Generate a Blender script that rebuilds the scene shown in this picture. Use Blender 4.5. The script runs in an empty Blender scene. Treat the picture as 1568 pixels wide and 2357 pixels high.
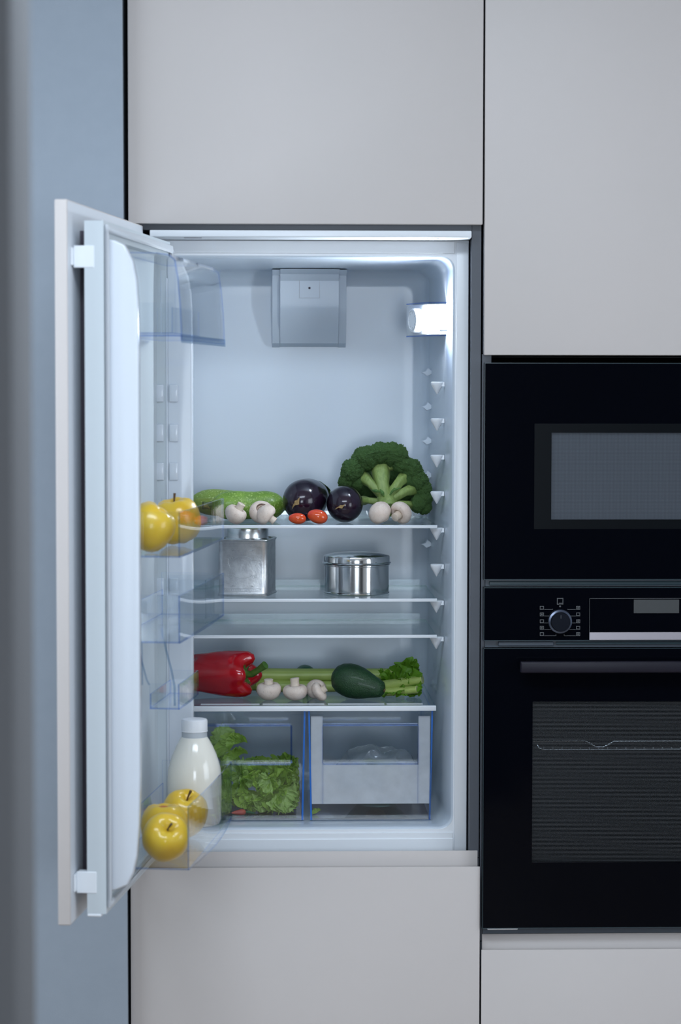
import bpy, bmesh, math, random
from mathutils import Vector, Matrix, Euler, noise
R = math.radians
random.seed(7)
sc = bpy.context.scene
COL = sc.collection

# ------------------------------------------------------------------ camera
FPX, W, H = 5565.0, 1568.0, 2357.0
PITCH, YAW, ROLL = -.0539, .03008, .00116
CAM = Vector((.23594, -4.08932, 1.62854))
_f = Vector((math.sin(YAW)*math.cos(PITCH), math.cos(YAW)*math.cos(PITCH), math.sin(PITCH)))
_r = Vector((math.cos(YAW), -math.sin(YAW), 0)); _u = _r.cross(_f)
_r, _u = math.cos(ROLL)*_r + math.sin(ROLL)*_u, -math.sin(ROLL)*_r + math.cos(ROLL)*_u
cd = bpy.data.cameras.new('camera'); cam = bpy.data.objects.new('camera', cd); COL.objects.link(cam)
cd.sensor_fit = 'VERTICAL'; cd.sensor_height = 36.0; cd.sensor_width = 36.0; cd.lens = FPX/H*36.0
cd.clip_start = .05; cd.clip_end = 50
cam.matrix_world = Matrix(((_r.x, _u.x, -_f.x, CAM.x), (_r.y, _u.y, -_f.y, CAM.y), (_r.z, _u.z, -_f.z, CAM.z), (0, 0, 0, 1)))
cd.dof.use_dof = True; cd.dof.focus_distance = 4.27; cd.dof.aperture_fstop = 4.6
sc.camera = cam

# ------------------------------------------------------------------ world, lights, exposure
w = bpy.data.worlds.new('world'); sc.world = w; w.use_nodes = True
w.node_tree.nodes['Background'].inputs[0].default_value = (.55, .68, .9, 1)
w.node_tree.nodes['Background'].inputs[1].default_value = .6
def area(name, loc, aim, sx, sy, watts, col):
    l = bpy.data.lights.new(name, 'AREA'); l.shape = 'RECTANGLE'; l.size = sx; l.size_y = sy; l.energy = watts; l.color = col
    o = bpy.data.objects.new(name, l); COL.objects.link(o); o.location = loc
    o.rotation_euler = (Vector(aim)-Vector(loc)).to_track_quat('-Z', 'Y').to_euler(); return o
area('daylight_kitchen_window', (-1.93, -1.15, 1.75), (0, -1.0, 1.6), 1.3, 1.5, 21, (.74, .87, 1.0))
area('daylight_right_window', (2.56, -1.9, 1.55), (.1, -.9, 1.35), 1.3, 1.3, 21, (.82, .90, 1.0))
area('ceiling_panel_light', (.0, -1.72, 2.60), (.0, -1.72, 0), 1.7, .5, 37, (.77, .88, 1.0))
area('frontal_fill_light', (.30, -5.96, 1.60), (.30, 0, 1.60), 1.25, 1.5, 50, (.79, .89, 1.0))  # added frontal fill behind the camera, kept out of the oven glass
LAMP = 360.0
sc.view_settings.view_transform = 'Standard'; sc.view_settings.look = 'None'
sc.view_settings.gamma = 1; sc.view_settings.use_curve_mapping = False
sc.view_settings.exposure = 0.0
sc.cycles.use_denoising = True
sc.cycles.max_bounces = 8; sc.cycles.diffuse_bounces = 4; sc.cycles.glossy_bounces = 4
sc.cycles.use_adaptive_sampling = True; sc.cycles.adaptive_threshold = .03; sc.cycles.adaptive_min_samples = 16
sc.cycles.transparent_max_bounces = 28; sc.cycles.caustics_reflective = False; sc.cycles.caustics_refractive = False
sc.cycles.sample_clamp_indirect = 4.0

# ------------------------------------------------------------------ placing helpers
def at(px, py, y):
    d = _f + _r*((px-W/2)/FPX) - _u*((py-H/2)/FPX)
    return CAM + d*((y-CAM.y)/d.y)
def ppm(y): return FPX/(y-CAM.y)*.9995
TH, HX, HY = 1.70383, .0265, .0015
DU_, DN_ = Vector((math.cos(TH), -math.sin(TH), 0)), Vector((math.sin(TH), math.cos(TH), 0))
def dp(u, n, z): return Vector((HX, HY, z)) + DU_*u + DN_*n

# ------------------------------------------------------------------ materials
MATS = {}
def nt(name):
    m = bpy.data.materials.new(name); m.use_nodes = True
    t = m.node_tree; return m, t, t.nodes.get('Principled BSDF'), t.nodes.get('Material Output')
def noise_fac(t, scale, detail=4, rough=.55, lo=.35, hi=.65, coord='Object', vec_scale=None):
    tc = t.nodes.new('ShaderNodeTexCoord'); n = t.nodes.new('ShaderNodeTexNoise')
    n.inputs['Scale'].default_value = scale; n.inputs['Detail'].default_value = detail; n.inputs['Roughness'].default_value = rough
    src = tc.outputs[coord]
    if vec_scale:
        mp = t.nodes.new('ShaderNodeMapping'); mp.inputs['Scale'].default_value = vec_scale
        t.links.new(src, mp.inputs[0]); src = mp.outputs[0]
    t.links.new(src, n.inputs['Vector'])
    r = t.nodes.new('ShaderNodeMapRange'); r.inputs[1].default_value = lo; r.inputs[2].default_value = hi
    t.links.new(n.outputs[0], r.inputs[0]); return r.outputs[0]
def mixc(t, fac, a, b):
    m = t.nodes.new('ShaderNodeMix'); m.data_type = 'RGBA'; m.clamp_factor = True
    for s, v in ((m.inputs[6], a), (m.inputs[7], b)):
        if isinstance(v, tuple): s.default_value = (*v, 1)
        else: t.links.new(v, s)
    if isinstance(fac, float): m.inputs[0].default_value = fac
    else: t.links.new(fac, m.inputs[0])
    return m.outputs[2]
def bump(t, p, src, strength, dist=.001):
    b = t.nodes.new('ShaderNodeBump'); b.inputs['Strength'].default_value = strength; b.inputs['Distance'].default_value = dist
    t.links.new(src, b.inputs['Height']); t.links.new(b.outputs[0], p.inputs['Normal'])
def pbr(key, col, rough=.5, metal=0., spec=.5, coat=0., var=None, vscale=20, bmp=None, sss=0., aniso=None, vec=None, lo=.35, hi=.65, coatr=.05):
    m, t, p, o = nt(key)
    p.inputs['Base Color'].default_value = (*col, 1); p.inputs['Roughness'].default_value = rough; p.inputs['Metallic'].default_value = metal
    p.inputs['Specular IOR Level'].default_value = spec; p.inputs['Coat Weight'].default_value = coat; p.inputs['Coat Roughness'].default_value = coatr
    if sss:
        p.inputs['Subsurface Weight'].default_value = sss; p.inputs['Subsurface Radius'].default_value = (.01, .008, .006); p.inputs['Subsurface Scale'].default_value = .4
    if var:
        t.links.new(mixc(t, noise_fac(t, vscale, lo=lo, hi=hi, vec_scale=vec), col, var), p.inputs['Base Color'])
    if bmp: bump(t, p, noise_fac(t, bmp[0], lo=0, hi=1), bmp[1], bmp[2])
    MATS[key] = m; return m
def _vary(t, w_):
    # cloudy variation of a milky film
    f = noise_fac(t, 26, detail=5, lo=.25, hi=.75); r = t.nodes.new('ShaderNodeMapRange')
    r.inputs[3].default_value = w_*.86; r.inputs[4].default_value = min(1, w_*1.14); t.links.new(f, r.inputs[0]); return r.outputs[0]
def clear(key, tint, refl=.6, f0=.04, rough=.03, white=0.):
    """thin clear plastic or glass: see-through, with mirror reflection that rises at grazing angles"""
    m, t, p, o = nt(key); t.nodes.remove(p)
    tr = t.nodes.new('ShaderNodeBsdfTransparent'); tr.inputs[0].default_value = (*tint, 1)
    base = tr.outputs[0]
    if white:
        df = t.nodes.new('ShaderNodeBsdfDiffuse'); df.inputs[0].default_value = (.92, .95, .99, 1)
        tl = t.nodes.new('ShaderNodeBsdfTranslucent'); tl.inputs[0].default_value = (.82, .86, .92, 1)
        a = t.nodes.new('ShaderNodeMixShader'); a.inputs[0].default_value = .4; t.links.new(df.outputs[0], a.inputs[1]); t.links.new(tl.outputs[0], a.inputs[2])
        b = t.nodes.new('ShaderNodeMixShader'); b.inputs[0].default_value = white; t.links.new(_vary(t, white), b.inputs[0]); t.links.new(base, b.inputs[1]); t.links.new(a.outputs[0], b.inputs[2]); base = b.outputs[0]
    gl = t.nodes.new('ShaderNodeBsdfGlossy'); gl.inputs[0].default_value = (1, 1, 1, 1); gl.inputs['Roughness'].default_value = rough
    lw = t.nodes.new('ShaderNodeLayerWeight'); lw.inputs[0].default_value = .5
    pw = t.nodes.new('ShaderNodeMath'); pw.operation = 'POWER'; pw.inputs[1].default_value = 5; t.links.new(lw.outputs['Facing'], pw.inputs[0])
    ma = t.nodes.new('ShaderNodeMath'); ma.operation = 'MULTIPLY_ADD'; ma.inputs[1].default_value = refl; ma.inputs[2].default_value = f0; t.links.new(pw.outputs[0], ma.inputs[0])
    mx = t.nodes.new('ShaderNodeMixShader'); t.links.new(ma.outputs[0], mx.inputs[0]); t.links.new(base, mx.inputs[1]); t.links.new(gl.outputs[0], mx.inputs[2])
    t.links.new(mx.outputs[0], o.inputs[0]); MATS[key] = m; return m
def emit(key, col, s):
    m, t, p, o = nt(key); p.inputs['Base Color'].default_value = (.9, .93, .97, 1)
    p.inputs['Emission Color'].default_value = (*col, 1); p.inputs['Emission Strength'].default_value = s; MATS[key] = m; return m

pbr('lacquer', (.60, .555, .535), .42, spec=.4, var=(.585, .545, .525), vscale=3)
pbr('anthracite', (.075, .085, .105), .35)
pbr('black', (.004, .004, .006), .6, spec=.2)
pbr('white_panel', (.66, .69, .735), .45)
pbr('white_plastic', (.80, .835, .875), .28, spec=.5)
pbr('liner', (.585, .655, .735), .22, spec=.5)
pbr('door_liner', (.67, .715, .775), .14, spec=.5)
pbr('door_grey', (.58, .635, .67), .3)
pbr('cap_white', (.82, .84, .87), .35)
pbr('gasket', (.55, .58, .62), .5)
pbr('grey_plastic', (.50, .54, .58), .4)
pbr('duct_plastic', (.63, .70, .78), .3)
pbr('dark_slot', (.06, .05, .07), .6)
pbr('wall_blue', (.345, .395, .455), .8, var=(.335, .385, .445), vscale=40, bmp=(400, .12, .001))
pbr('wall_grey', (.15, .155, .165), .85, bmp=(300, .1, .001))
pbr('wall_dark', (.10, .105, .115), .9, bmp=(300, .1, .001))
pbr('wall_pale', (.62, .63, .64), .85, bmp=(300, .1, .001))
pbr('ceiling_paint', (.75, .76, .77), .9)
pbr('floor_wood', (.42, .33, .26), .5, var=(.34, .26, .20), vscale=4, vec=(1, 8, 1))
pbr('floor_gap', (.02, .016, .013), .8)
pbr('black_glass', (.0015, .002, .004), .06, spec=.10)
pbr('glass_edge', (.03, .05, .06), .2, spec=.5)
pbr('oven_trim', (.045, .06, .08), .35)
pbr('steel_strip', (.62, .58, .63), .28, metal=.85)
pbr('knob_black', (.006, .008, .014), .12, spec=.6, coat=.4)
pbr('knob_ring', (.10, .12, .17), .15, metal=.6)
pbr('print_grey', (.085, .09, .095), .6)
pbr('display', (.045, .049, .051), .35)
pbr('handle_dark', (.010, .009, .017), .4, spec=.25)
pbr('mesh_frame', (.0022, .0035, .005), .3, spec=.08)
pbr('steel', (.80, .80, .79), .13, metal=1.0, var=(.72, .72, .71), vscale=30)
pbr('steel_lid', (.80, .80, .79), .24, metal=1.0)
pbr('steel_satin', (.80, .80, .80), .36, metal=1.0, var=(.62, .62, .63), vscale=60, bmp=(160, .25, .001))
pbr('rack_steel', (.85, .85, .87), .38, metal=1.0)
pbr('cavity', (.02, .022, .025), .5)
pbr('engrave', (.42, .43, .45), .35, metal=.9)
clear('clear_plastic', (.975, .985, .992), refl=.62, f0=.035)
clear('blue_edge', (.55, .66, .93), refl=.5, f0=.06)
clear('smoke_edge', (.74, .81, .88), refl=.4, f0=.05)
clear('shelf_glass', (.945, .972, .98), refl=.62, f0=.05)
clear('shelf_glass_edge', (.30, .52, .48), refl=.4, f0=.06)
clear('crisper_floor', (.46, .53, .59), refl=.5, f0=.03)
clear('milky_veil', (.95, .96, .98), refl=.5, f0=.04, white=.70)  # whitish tone of the sheet added to the right drawer front
clear('film', (.95, .97, .98), refl=.6, f0=.06, rough=.12, white=.10)
clear('film_white', (.93, .95, .97), refl=.5, f0=.05, rough=.15, white=.34)
clear('bowl_glass', (.72, .82, .80), refl=.6, f0=.06)
clear('lamp_cover_clear', (.93, .96, .99), refl=.5, f0=.05)
emit('lamp', (.80, .90, 1.0), LAMP)
pbr('blue_solid', (.008, .13, .50), .25)

# ------------------------------------------------------------------ mesh builder
class MB:
    def __init__(s): s.v = []; s.f = []; s.m = []
    def add(s, vs, fs, m=0):
        b = len(s.v); s.v += [Vector(p) for p in vs]
        for i, f in enumerate(fs): s.f.append([b+j for j in f]); s.m.append(m[i] if isinstance(m, list) else m)
        return s
    def box(s, x0, x1, y0, y1, z0, z1, m=0, edge=None, thin=None):
        vs = [(x, y, z) for x in (x0, x1) for y in (y0, y1) for z in (z0, z1)]
        fs = [(0, 1, 3, 2), (4, 6, 7, 5), (0, 4, 5, 1), (2, 3, 7, 6), (0, 2, 6, 4), (1, 5, 7, 3)]
        ms = [m]*6
        if edge is not None: ms = [m if i//2 == thin else edge for i in range(6)]
        return s.add(vs, fs, ms)
    def prism(s, poly, ax, a, b, m=0, cap=None):
        """extrude a 2-D polygon along axis ax (0 x, 1 y, 2 z); poly holds the other two axes in order"""
        def P(q, t):
            q = list(q); q.insert(ax, t); return q
        n = len(poly); vs = [P(q, a) for q in poly]+[P(q, b) for q in poly]
        fs = [list(range(n))[::-1], list(range(n, 2*n))]+[(i, (i+1) % n, n+(i+1) % n, n+i) for i in range(n)]
        ms = [m if cap is None else cap]*2+[m]*n
        return s.add(vs, fs, ms)
    def lathe(s, prof, n=32, m=0, fn=None, M=None):
        vs, fs = [], []; k = len(prof)
        for i in range(n):
            a = 2*math.pi*i/n
            for (r, z) in prof:
                p = Vector((r*math.cos(a), r*math.sin(a), z)); p = fn(p, a) if fn else p
                vs.append(M @ p if M else p)
        for i in range(n):
            j = (i+1) % n
            for q in range(k-1): fs.append((i*k+q, j*k+q, j*k+q+1, i*k+q+1))
        return s.add(vs, fs, m)
    def tube(s, path, rad, n=8, m=0, cap=True, prof=None):
        path = [Vector(p) for p in path]; k = len(path)
        rad = rad if isinstance(rad, (list, tuple)) else [rad]*k
        vs = []; up = None
        for i, p in enumerate(path):
            t = (path[min(i+1, k-1)]-path[max(i-1, 0)]).normalized()
            if up is None: up = Vector((0, 0, 1)) if abs(t.z) < .9 else Vector((1, 0, 0))
            sd = t.cross(up).normalized(); up = sd.cross(t).normalized()
            for j in range(n):
                a = 2*math.pi*j/n; q = (prof(a) if prof else 1)*rad[i]
                vs.append(p+sd*math.cos(a)*q+up*math.sin(a)*q)
        fs = [(i*n+j, i*n+(j+1) % n, (i+1)*n+(j+1) % n, (i+1)*n+j) for i in range(k-1) for j in range(n)]
        if cap: fs += [list(range(n))[::-1], list(range((k-1)*n, k*n))]
        return s.add(vs, fs, m)
    def grid(s, fn, nu, nv, m=0):
        vs = [fn(i/nu, j/nv) for i in range(nu+1) for j in range(nv+1)]
        fs = [(i*(nv+1)+j, (i+1)*(nv+1)+j, (i+1)*(nv+1)+j+1, i*(nv+1)+j+1) for i in range(nu) for j in range(nv)]
        return s.add(vs, fs, m)
    def xf(s, M): s.v = [M @ p for p in s.v]; return s
    def mesh(s, name, mats, bevel=0, seg=2, smooth=True, ang=35, shift=None):
        me = bpy.data.meshes.new(name)
        me.from_pydata([(p-shift) if shift else p for p in s.v], [], s.f)
        me.polygons.foreach_set('material_index', s.m)
        bm = bmesh.new(); bm.from_mesh(me)
        bmesh.ops.remove_doubles(bm, verts=bm.verts, dist=1e-6); bmesh.ops.recalc_face_normals(bm, faces=bm.faces)
        if bevel:
            es = [e for e in bm.edges if e.is_manifold and len(e.link_faces) == 2 and e.calc_face_angle(0) > .5]
            bmesh.ops.bevel(bm, geom=es, offset=bevel, segments=seg, profile=.5, affect='EDGES', clamp_overlap=True)
        bm.to_mesh(me); bm.free()
        for k in (mats if isinstance(mats, (list, tuple)) else [mats]): me.materials.append(MATS[k])
        if smooth:
            me.polygons.foreach_set('use_smooth', [True]*len(me.polygons)); me.set_sharp_from_angle(angle=R(ang))
        me.update(); return me
    def build(s, name, mats, parent=None, local=False, **kw):
        sh = None
        if parent is not None and not local:
            sh = Vector((0, 0, 0)); q = parent
            while q: sh = sh+q.location; q = q.parent
        o = bpy.data.objects.new(name, s.mesh(name, mats, shift=sh, **kw)); COL.objects.link(o); o.parent = parent
        return o
def link(name, me, parent=None, loc=None, rot=None, scale=None):
    o = bpy.data.objects.new(name, me); COL.objects.link(o); o.parent = parent
    if loc is not None: o.location = loc
    if rot is not None: o.rotation_euler = rot
    if scale is not None: o.scale = scale if not isinstance(scale, (int, float)) else (scale,)*3
    return o
def tag(o, label, cat, group=None):
    o['label'] = label; o['category'] = cat
    if group: o['group'] = group
    return o
def thing(name, label, cat, loc, rot=(0, 0, 0), group=None):
    o = bpy.data.objects.new(name, None); COL.objects.link(o); o.empty_display_size = .02
    o.location = loc; o.rotation_euler = rot; return tag(o, label, cat, group)
def struct(name, mb, mats, parent=None, **kw):
    o = mb.build(name, mats, parent, **kw)
    if parent is None: o['kind'] = 'structure'
    return o
def rest(root, z):
    """lower or raise a thing so that its lowest point touches height z"""
    M = root.rotation_euler.to_matrix(); lo = 1e9
    for c in root.children:
        cm = c.rotation_euler.to_matrix()
        for v in c.data.vertices:
            q = cm @ Vector([a*b for a, b in zip(v.co, c.scale)])+c.location; lo = min(lo, (M @ q).z*root.scale.z)
    root.location.z = z-lo
def aim(d, axis='Z'): return Vector(d).to_track_quat(axis, 'Y' if axis in ('Z', '-Z', 'X') else 'Z').to_euler()

# ================================================================== ROOM SHELL
XL, XR, YB, YF, ZC = -2.0, 2.6, .64, -6.0, 2.62
m = MB()
struct('floor', MB().box(XL-.1, XR+.1, YF-.1, YB+.1, -.06, -.012), 'floor_gap')
fl = bpy.data.objects['floor']
plank_me = MB().box(-.0885, .0885, -.895, .895, -.012, 0).mesh('plank', 'floor_wood', bevel=.001, seg=1)
k = 0
for i in range(26):
    x = XL+.09+i*.18
    if x > XR: break
    off = (i*.61) % 1.8
    for j in range(-1, 5):
        y = YF+.3+off+j*1.8
        if y-.9 < YF-.5 or y+.9 > YB+.9: continue
        link('plank', plank_me, fl, (x, y, 0))
struct('ceiling', MB().box(XL-.1, XR+.1, YF-.1, YB+.1, ZC, ZC+.1), 'ceiling_paint')
struct('wall_back', MB().box(XL-.1, XR+.1, YB, YB+.1, -.05, ZC), 'wall_pale')
ry0, ry1, rz0, rz1 = -2.6, -1.2, .85, 2.25
m = MB().box(XR, XR+.1, YF, ry0, -.05, ZC).box(XR, XR+.1, ry1, YB, -.05, ZC).box(XR, XR+.1, ry0, ry1, -.05, rz0).box(XR, XR+.1, ry0, ry1, rz1, ZC)
struct('wall_right', m, 'wall_pale')
m = MB()
for z in (rz0, rz1-.05): m.box(XR+.02, XR+.08, ry0, ry1, z, z+.05)
for y in (ry0, (ry0+ry1)/2-.025, ry1-.05): m.box(XR+.02, XR+.08, y, y+.05, rz0, rz1)
wn = struct('window_3', m, 'white_panel', bevel=.003)
MB().box(XR+.05, XR+.055, ry0+.05, ry1-.05, rz0+.05, rz1-.05).build('pane', 'shelf_glass', wn)
fx0, fx1, fz0, fz1 = -.35, .95, .82, 2.38
m = MB().box(XL-.1, fx0, YF-.1, YF, -.05, ZC).box(fx1, XR+.1, YF-.1, YF, -.05, ZC).box(fx0, fx1, YF-.1, YF, -.05, fz0).box(fx0, fx1, YF-.1, YF, fz1, ZC)
struct('wall_front', m, 'wall_dark')
m = MB()
for z in (fz0, fz1-.05): m.box(fx0, fx1, YF-.08, YF-.02, z, z+.05)
for x in (fx0, (fx0+fx1)/2-.025, fx1-.05): m.box(x, x+.05, YF-.08, YF-.02, fz0, fz1)
wn = struct('fill_light_frame', m, 'white_panel', bevel=.003)  # unseen frame added around the frontal fill light
MB().box(fx0+.05, fx1-.05, YF-.055, YF-.05, fz0+.05, fz1-.05).build('pane', 'shelf_glass', wn)
# left wall with the window opening
m = MB()
wy0, wy1, wz0, wz1 = -1.85, -.45, .95, 2.35
m.box(XL-.1, XL, YF, wy0, -.05, ZC).box(XL-.1, XL, wy1, YB, -.05, ZC).box(XL-.1, XL, wy0, wy1, -.05, wz0).box(XL-.1, XL, wy0, wy1, wz1, ZC)
struct('wall_left', m, 'wall_pale')
m = MB()
for z in (wz0, wz1-.05): m.box(XL-.09, XL-.02, wy0, wy1, z, z+.05)
for y in (wy0, (wy0+wy1)/2-.025, wy1-.05): m.box(XL-.09, XL-.02, y, y+.05, wz0, wz1)
wn = struct('window_1', m, 'white_panel', bevel=.003)
MB().box(XL-.055, XL-.05, wy0+.05, wy1-.05, wz0+.05, wz1-.05).build('pane', 'shelf_glass', wn)
# blue-grey wall pier beside the fridge column, leaning a few millimetres
m = MB()
zt, zb = ZC, 0.0
def bx(z): return -.0061+(z-2.2617)*(-.0061+.0029)/(2.2617-.5367)
vs = [(-.62, -.02, zb), (bx(zb), -.02, zb), (bx(zb), YB, zb), (-.62, YB, zb), (-.62, -.02, zt), (bx(zt), -.02, zt), (bx(zt), YB, zt), (-.62, YB, zt)]
m.add(vs, [(0, 1, 5, 4), (1, 2, 6, 5), (2, 3, 7, 6), (3, 0, 4, 7), (0, 3, 2, 1), (4, 5, 6, 7)])
struct('wall_side', m, 'wall_blue')
# foreground partition whose end is out of focus at the left
struct('wall_partition', MB().box(-.62, .0336, -2.16, -2.0, 0, ZC), 'wall_grey', bevel=.004)

# ================================================================== KITCHEN COLUMNS
ZU, ZL = 1.8931, .80            # upper door bottom, drawer front top (fridge column)
ZRO, ZRL = 1.6733, .6557        # upper door bottom, drawer front top (oven column)
ZTOP = 2.585
def upper_cabinet(x0, x1, z0, label):
    t = thing('upper_cabinet', label, 'cabinet', ((x0+x1)/2, .3, z0))
    b = MB(); zc = z0+.004
    b.box(x0+.0015, x0+.018, .021, .58, zc, ZTOP).box(x1-.018, x1-.0015, .021, .58, zc, ZTOP)
    b.box(x0+.018, x1-.018, .021, .58, ZTOP-.018, ZTOP).box(x0+.018, x1-.018, .021, .58, zc, zc+.016).box(x0+.018, x1-.018, .57, .58, zc, ZTOP)
    b.build('body', 'anthracite', t)
    MB().box(x0+.0015, x1-.0015, 0, .019, z0, ZTOP).build('door', 'lacquer', t, bevel=.0018, seg=3)
    return t
upper_cabinet(0, .6, ZU, 'greige upper cabinet with plain door directly above the open fridge')
upper_cabinet(.6002, 1.2, ZRO, 'taller greige upper cabinet with plain door above the microwave')
def drawer_cabinet(x0, x1, z1, zlip, label):
    t = thing('drawer_cabinet', label, 'cabinet', ((x0+x1)/2, .3, .1))
    b = MB()
    b.box(x0+.0015, x0+.018, .024, .58, .1, zlip-.014).box(x1-.018, x1-.0015, .024, .58, .1, zlip-.014)
    b.box(x0+.018, x1-.018, .024, .58, .1, .118).box(x0+.018, x1-.018, .57, .58, .118, zlip-.014).box(x0+.018, x1-.018, .05, .57, zlip-.030, zlip-.014)
    b.build('body', 'anthracite', t)
    d = MB().prism([(0, .1), (.021, .1), (.021, z1-.03), (.007, z1-.03), (.0045, z1-.001), (.0035, z1), (0, z1)], 0, x0+.0015, x1-.0015)
    d = d.build('drawer_front', 'lacquer', t, bevel=.0008, seg=2)
    g = MB().prism([(.016, z1-.03), (.0225, z1-.03), (.0225, zlip), (.0195, zlip)], 0, x0+.004, x1-.004)
    g.build('grip_channel', 'lacquer', d, bevel=.0006, seg=2)
    MB().box(x0+.002, x1-.002, .05, .07, 0, .095).build('plinth', 'anthracite', t)
    return t
drawer_cabinet(0, .6, ZL, .8238, 'greige drawer cabinet with recessed grip directly below the fridge')
drawer_cabinet(.6002, 1.2, ZRL, .6790, 'greige drawer cabinet with recessed grip below the oven')
# fridge housing: side boards and top board
t = thing('appliance_housing', 'dark grey housing boards framing the fridge niche', 'cabinet', (.3, .3, .83))
MB().box(.5823, .5985, .0235, .58, .8110, 1.8955).build('side_board', 'anthracite', t, bevel=.0005, seg=1)
MB().box(.0015, .0140, .0235, .58, .8110, 1.8955).build('side_board', 'anthracite', t, bevel=.0005, seg=1)
MB().box(.0142, .5821, .0235, .58, 1.8845, 1.8955).build('top_board', 'anthracite', t)
MB().box(.0142, .5821, .57, .58, .8110, 1.8843).build('rear_board', 'black', t)
# oven housing
t = thing('appliance_housing', 'dark housing boards framing the microwave and oven niche', 'cabinet', (.9, .3, .68))
MB().box(.6003, .6165, .0235, .58, .6660, 1.6755).build('side_board', 'anthracite', t, bevel=.0005, seg=1)
MB().box(1.1835, 1.1997, .0235, .58, .6660, 1.6755).build('side_board', 'anthracite', t, bevel=.0005, seg=1)
MB().box(.6167, 1.1833, .03, .58, 1.279, 1.289).build('shelf_board', 'anthracite', t)
MB().box(.6167, 1.1833, .57, .58, .6660, 1.6755).build('rear_board', 'black', t)

# ================================================================== MICROWAVE
OX0, OX1 = .6022, 1.198
t = thing('microwave', 'built-in black glass microwave above the oven', 'microwave', (.9, .25, 1.2905))
MB().box(.618, 1.182, .021, .42, 1.2925, 1.655).build('body', 'cavity', t)
WZ0, WZ1, WX0, WX1 = 1.395, 1.5424, .7165, 1.09
d = MB()
y0, y1 = -.006, .016
d.box(OX0, WX0, y0, y1, 1.2925, 1.6605).box(WX1, OX1, y0, y1, 1.2925, 1.6605).box(WX0, WX1, y0, y1, 1.2925, WZ0).box(WX0, WX1, y0, y1, WZ1, 1.6605)
dr = d.build('door', 'black_glass', t)
def rim(parent, x0, x1, z0, z1, y, wd=.0011, key='glass_edge', name='glass_rim'):
    b = MB().box(x0, x1, y, y+.006, z0, z0+wd).box(x0, x1, y, y+.006, z1-wd, z1).box(x0, x0+wd, y, y+.006, z0+wd, z1-wd).box(x1-wd, x1, y, y+.006, z0+wd, z1-wd)
    return b.build(name, key, parent)
rim(dr, OX0, OX1, 1.2925, 1.6605, -.0066)
MB().box(WX0-.029, WX0, -.0064, -.0060, WZ0-.016, WZ1+.0155).box(WX1, WX1+.029, -.0064, -.0060, WZ0-.016, WZ1+.0155).box(WX0, WX1, -.0064, -.0060, WZ0-.016, WZ0).box(WX0, WX1, -.0064, -.0060, WZ1, WZ1+.0155).build('window_border', 'mesh_frame', dr)
# perforated screen: dots too fine to pick apart
mm, tt, pp, oo = nt('screen')
tc = tt.nodes.new('ShaderNodeTexCoord'); mp = tt.nodes.new('ShaderNodeMapping'); mp.inputs['Scale'].default_value = (480, 480, 480)
sp = tt.nodes.new('ShaderNodeSeparateXYZ'); tt.links.new(tc.outputs['Object'], mp.inputs[0]); tt.links.new(mp.outputs[0], sp.inputs[0])
def trig(o_, s_=6.2832):
    a = tt.nodes.new('ShaderNodeMath'); a.operation = 'MULTIPLY'; a.inputs[1].default_value = s_; tt.links.new(o_, a.inputs[0])
    b = tt.nodes.new('ShaderNodeMath'); b.operation = 'SINE'; tt.links.new(a.outputs[0], b.inputs[0]); return b.outputs[0]
mu = tt.nodes.new('ShaderNodeMath'); mu.operation = 'MULTIPLY'; tt.links.new(trig(sp.outputs[0], 3.1416), mu.inputs[0]); tt.links.new(trig(sp.outputs[2], 3.1416), mu.inputs[1])
ab = tt.nodes.new('ShaderNodeMath'); ab.operation = 'ABSOLUTE'; tt.links.new(mu.outputs[0], ab.inputs[0])
tt.links.new(mixc(tt, ab.outputs[0], (.045, .045, .049), (.125, .125, .135)), pp.inputs['Base Color']); pp.inputs['Roughness'].default_value = .4
MATS['screen'] = mm
MB().box(WX0, WX1, -.0005, .004, WZ0, WZ1).build('perforated_screen', 'screen', dr)
MB().box(WX0, WX1, -.0055, -.0035, WZ0, WZ1).build('window_pane', 'lamp_cover_clear', dr)

# ================================================================== OVEN
t = thing('oven', 'built-in black glass oven with dial, display and dark bar handle', 'oven', (.9, .25, .684))
MB().box(.618, 1.182, .40, .43, .70, 1.276).box(.618, .630, .03, .40, .70, 1.276).box(1.17, 1.182, .03, .40, .70, 1.276).box(.63, 1.17, .03, .40, .70, .712).box(.63, 1.17, .03, .40, 1.180, 1.276).build('body', 'cavity', t)
cp = MB().box(OX0, OX1, -.006, .016, 1.1886, 1.2798).build('control_panel', 'black_glass', t)
rim(cp, OX0, OX1, 1.1886, 1.2798, -.0066)
KX, KZ = .7325, 1.2217
Mk = Matrix.Translation((KX, -.0066, KZ)) @ Matrix.Rotation(R(90), 4, 'X')
kn = MB().lathe([(.0165, 0), (.0165, .012), (.0155, .0135), (0, .0135)], 40, M=Mk).build('dial_knob', 'knob_black', cp)
MB().lathe([(.0165, 0), (.0203, 0), (.0207, .003), (.0198, .0055), (.0168, .006)], 48, M=Mk).build('dial_ring', 'knob_ring', kn)
MB().box(KX-.0004, KX+.0004, -.0204, -.0200, KZ+.006, KZ+.012).build('dial_mark', 'print_grey', kn)
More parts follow.
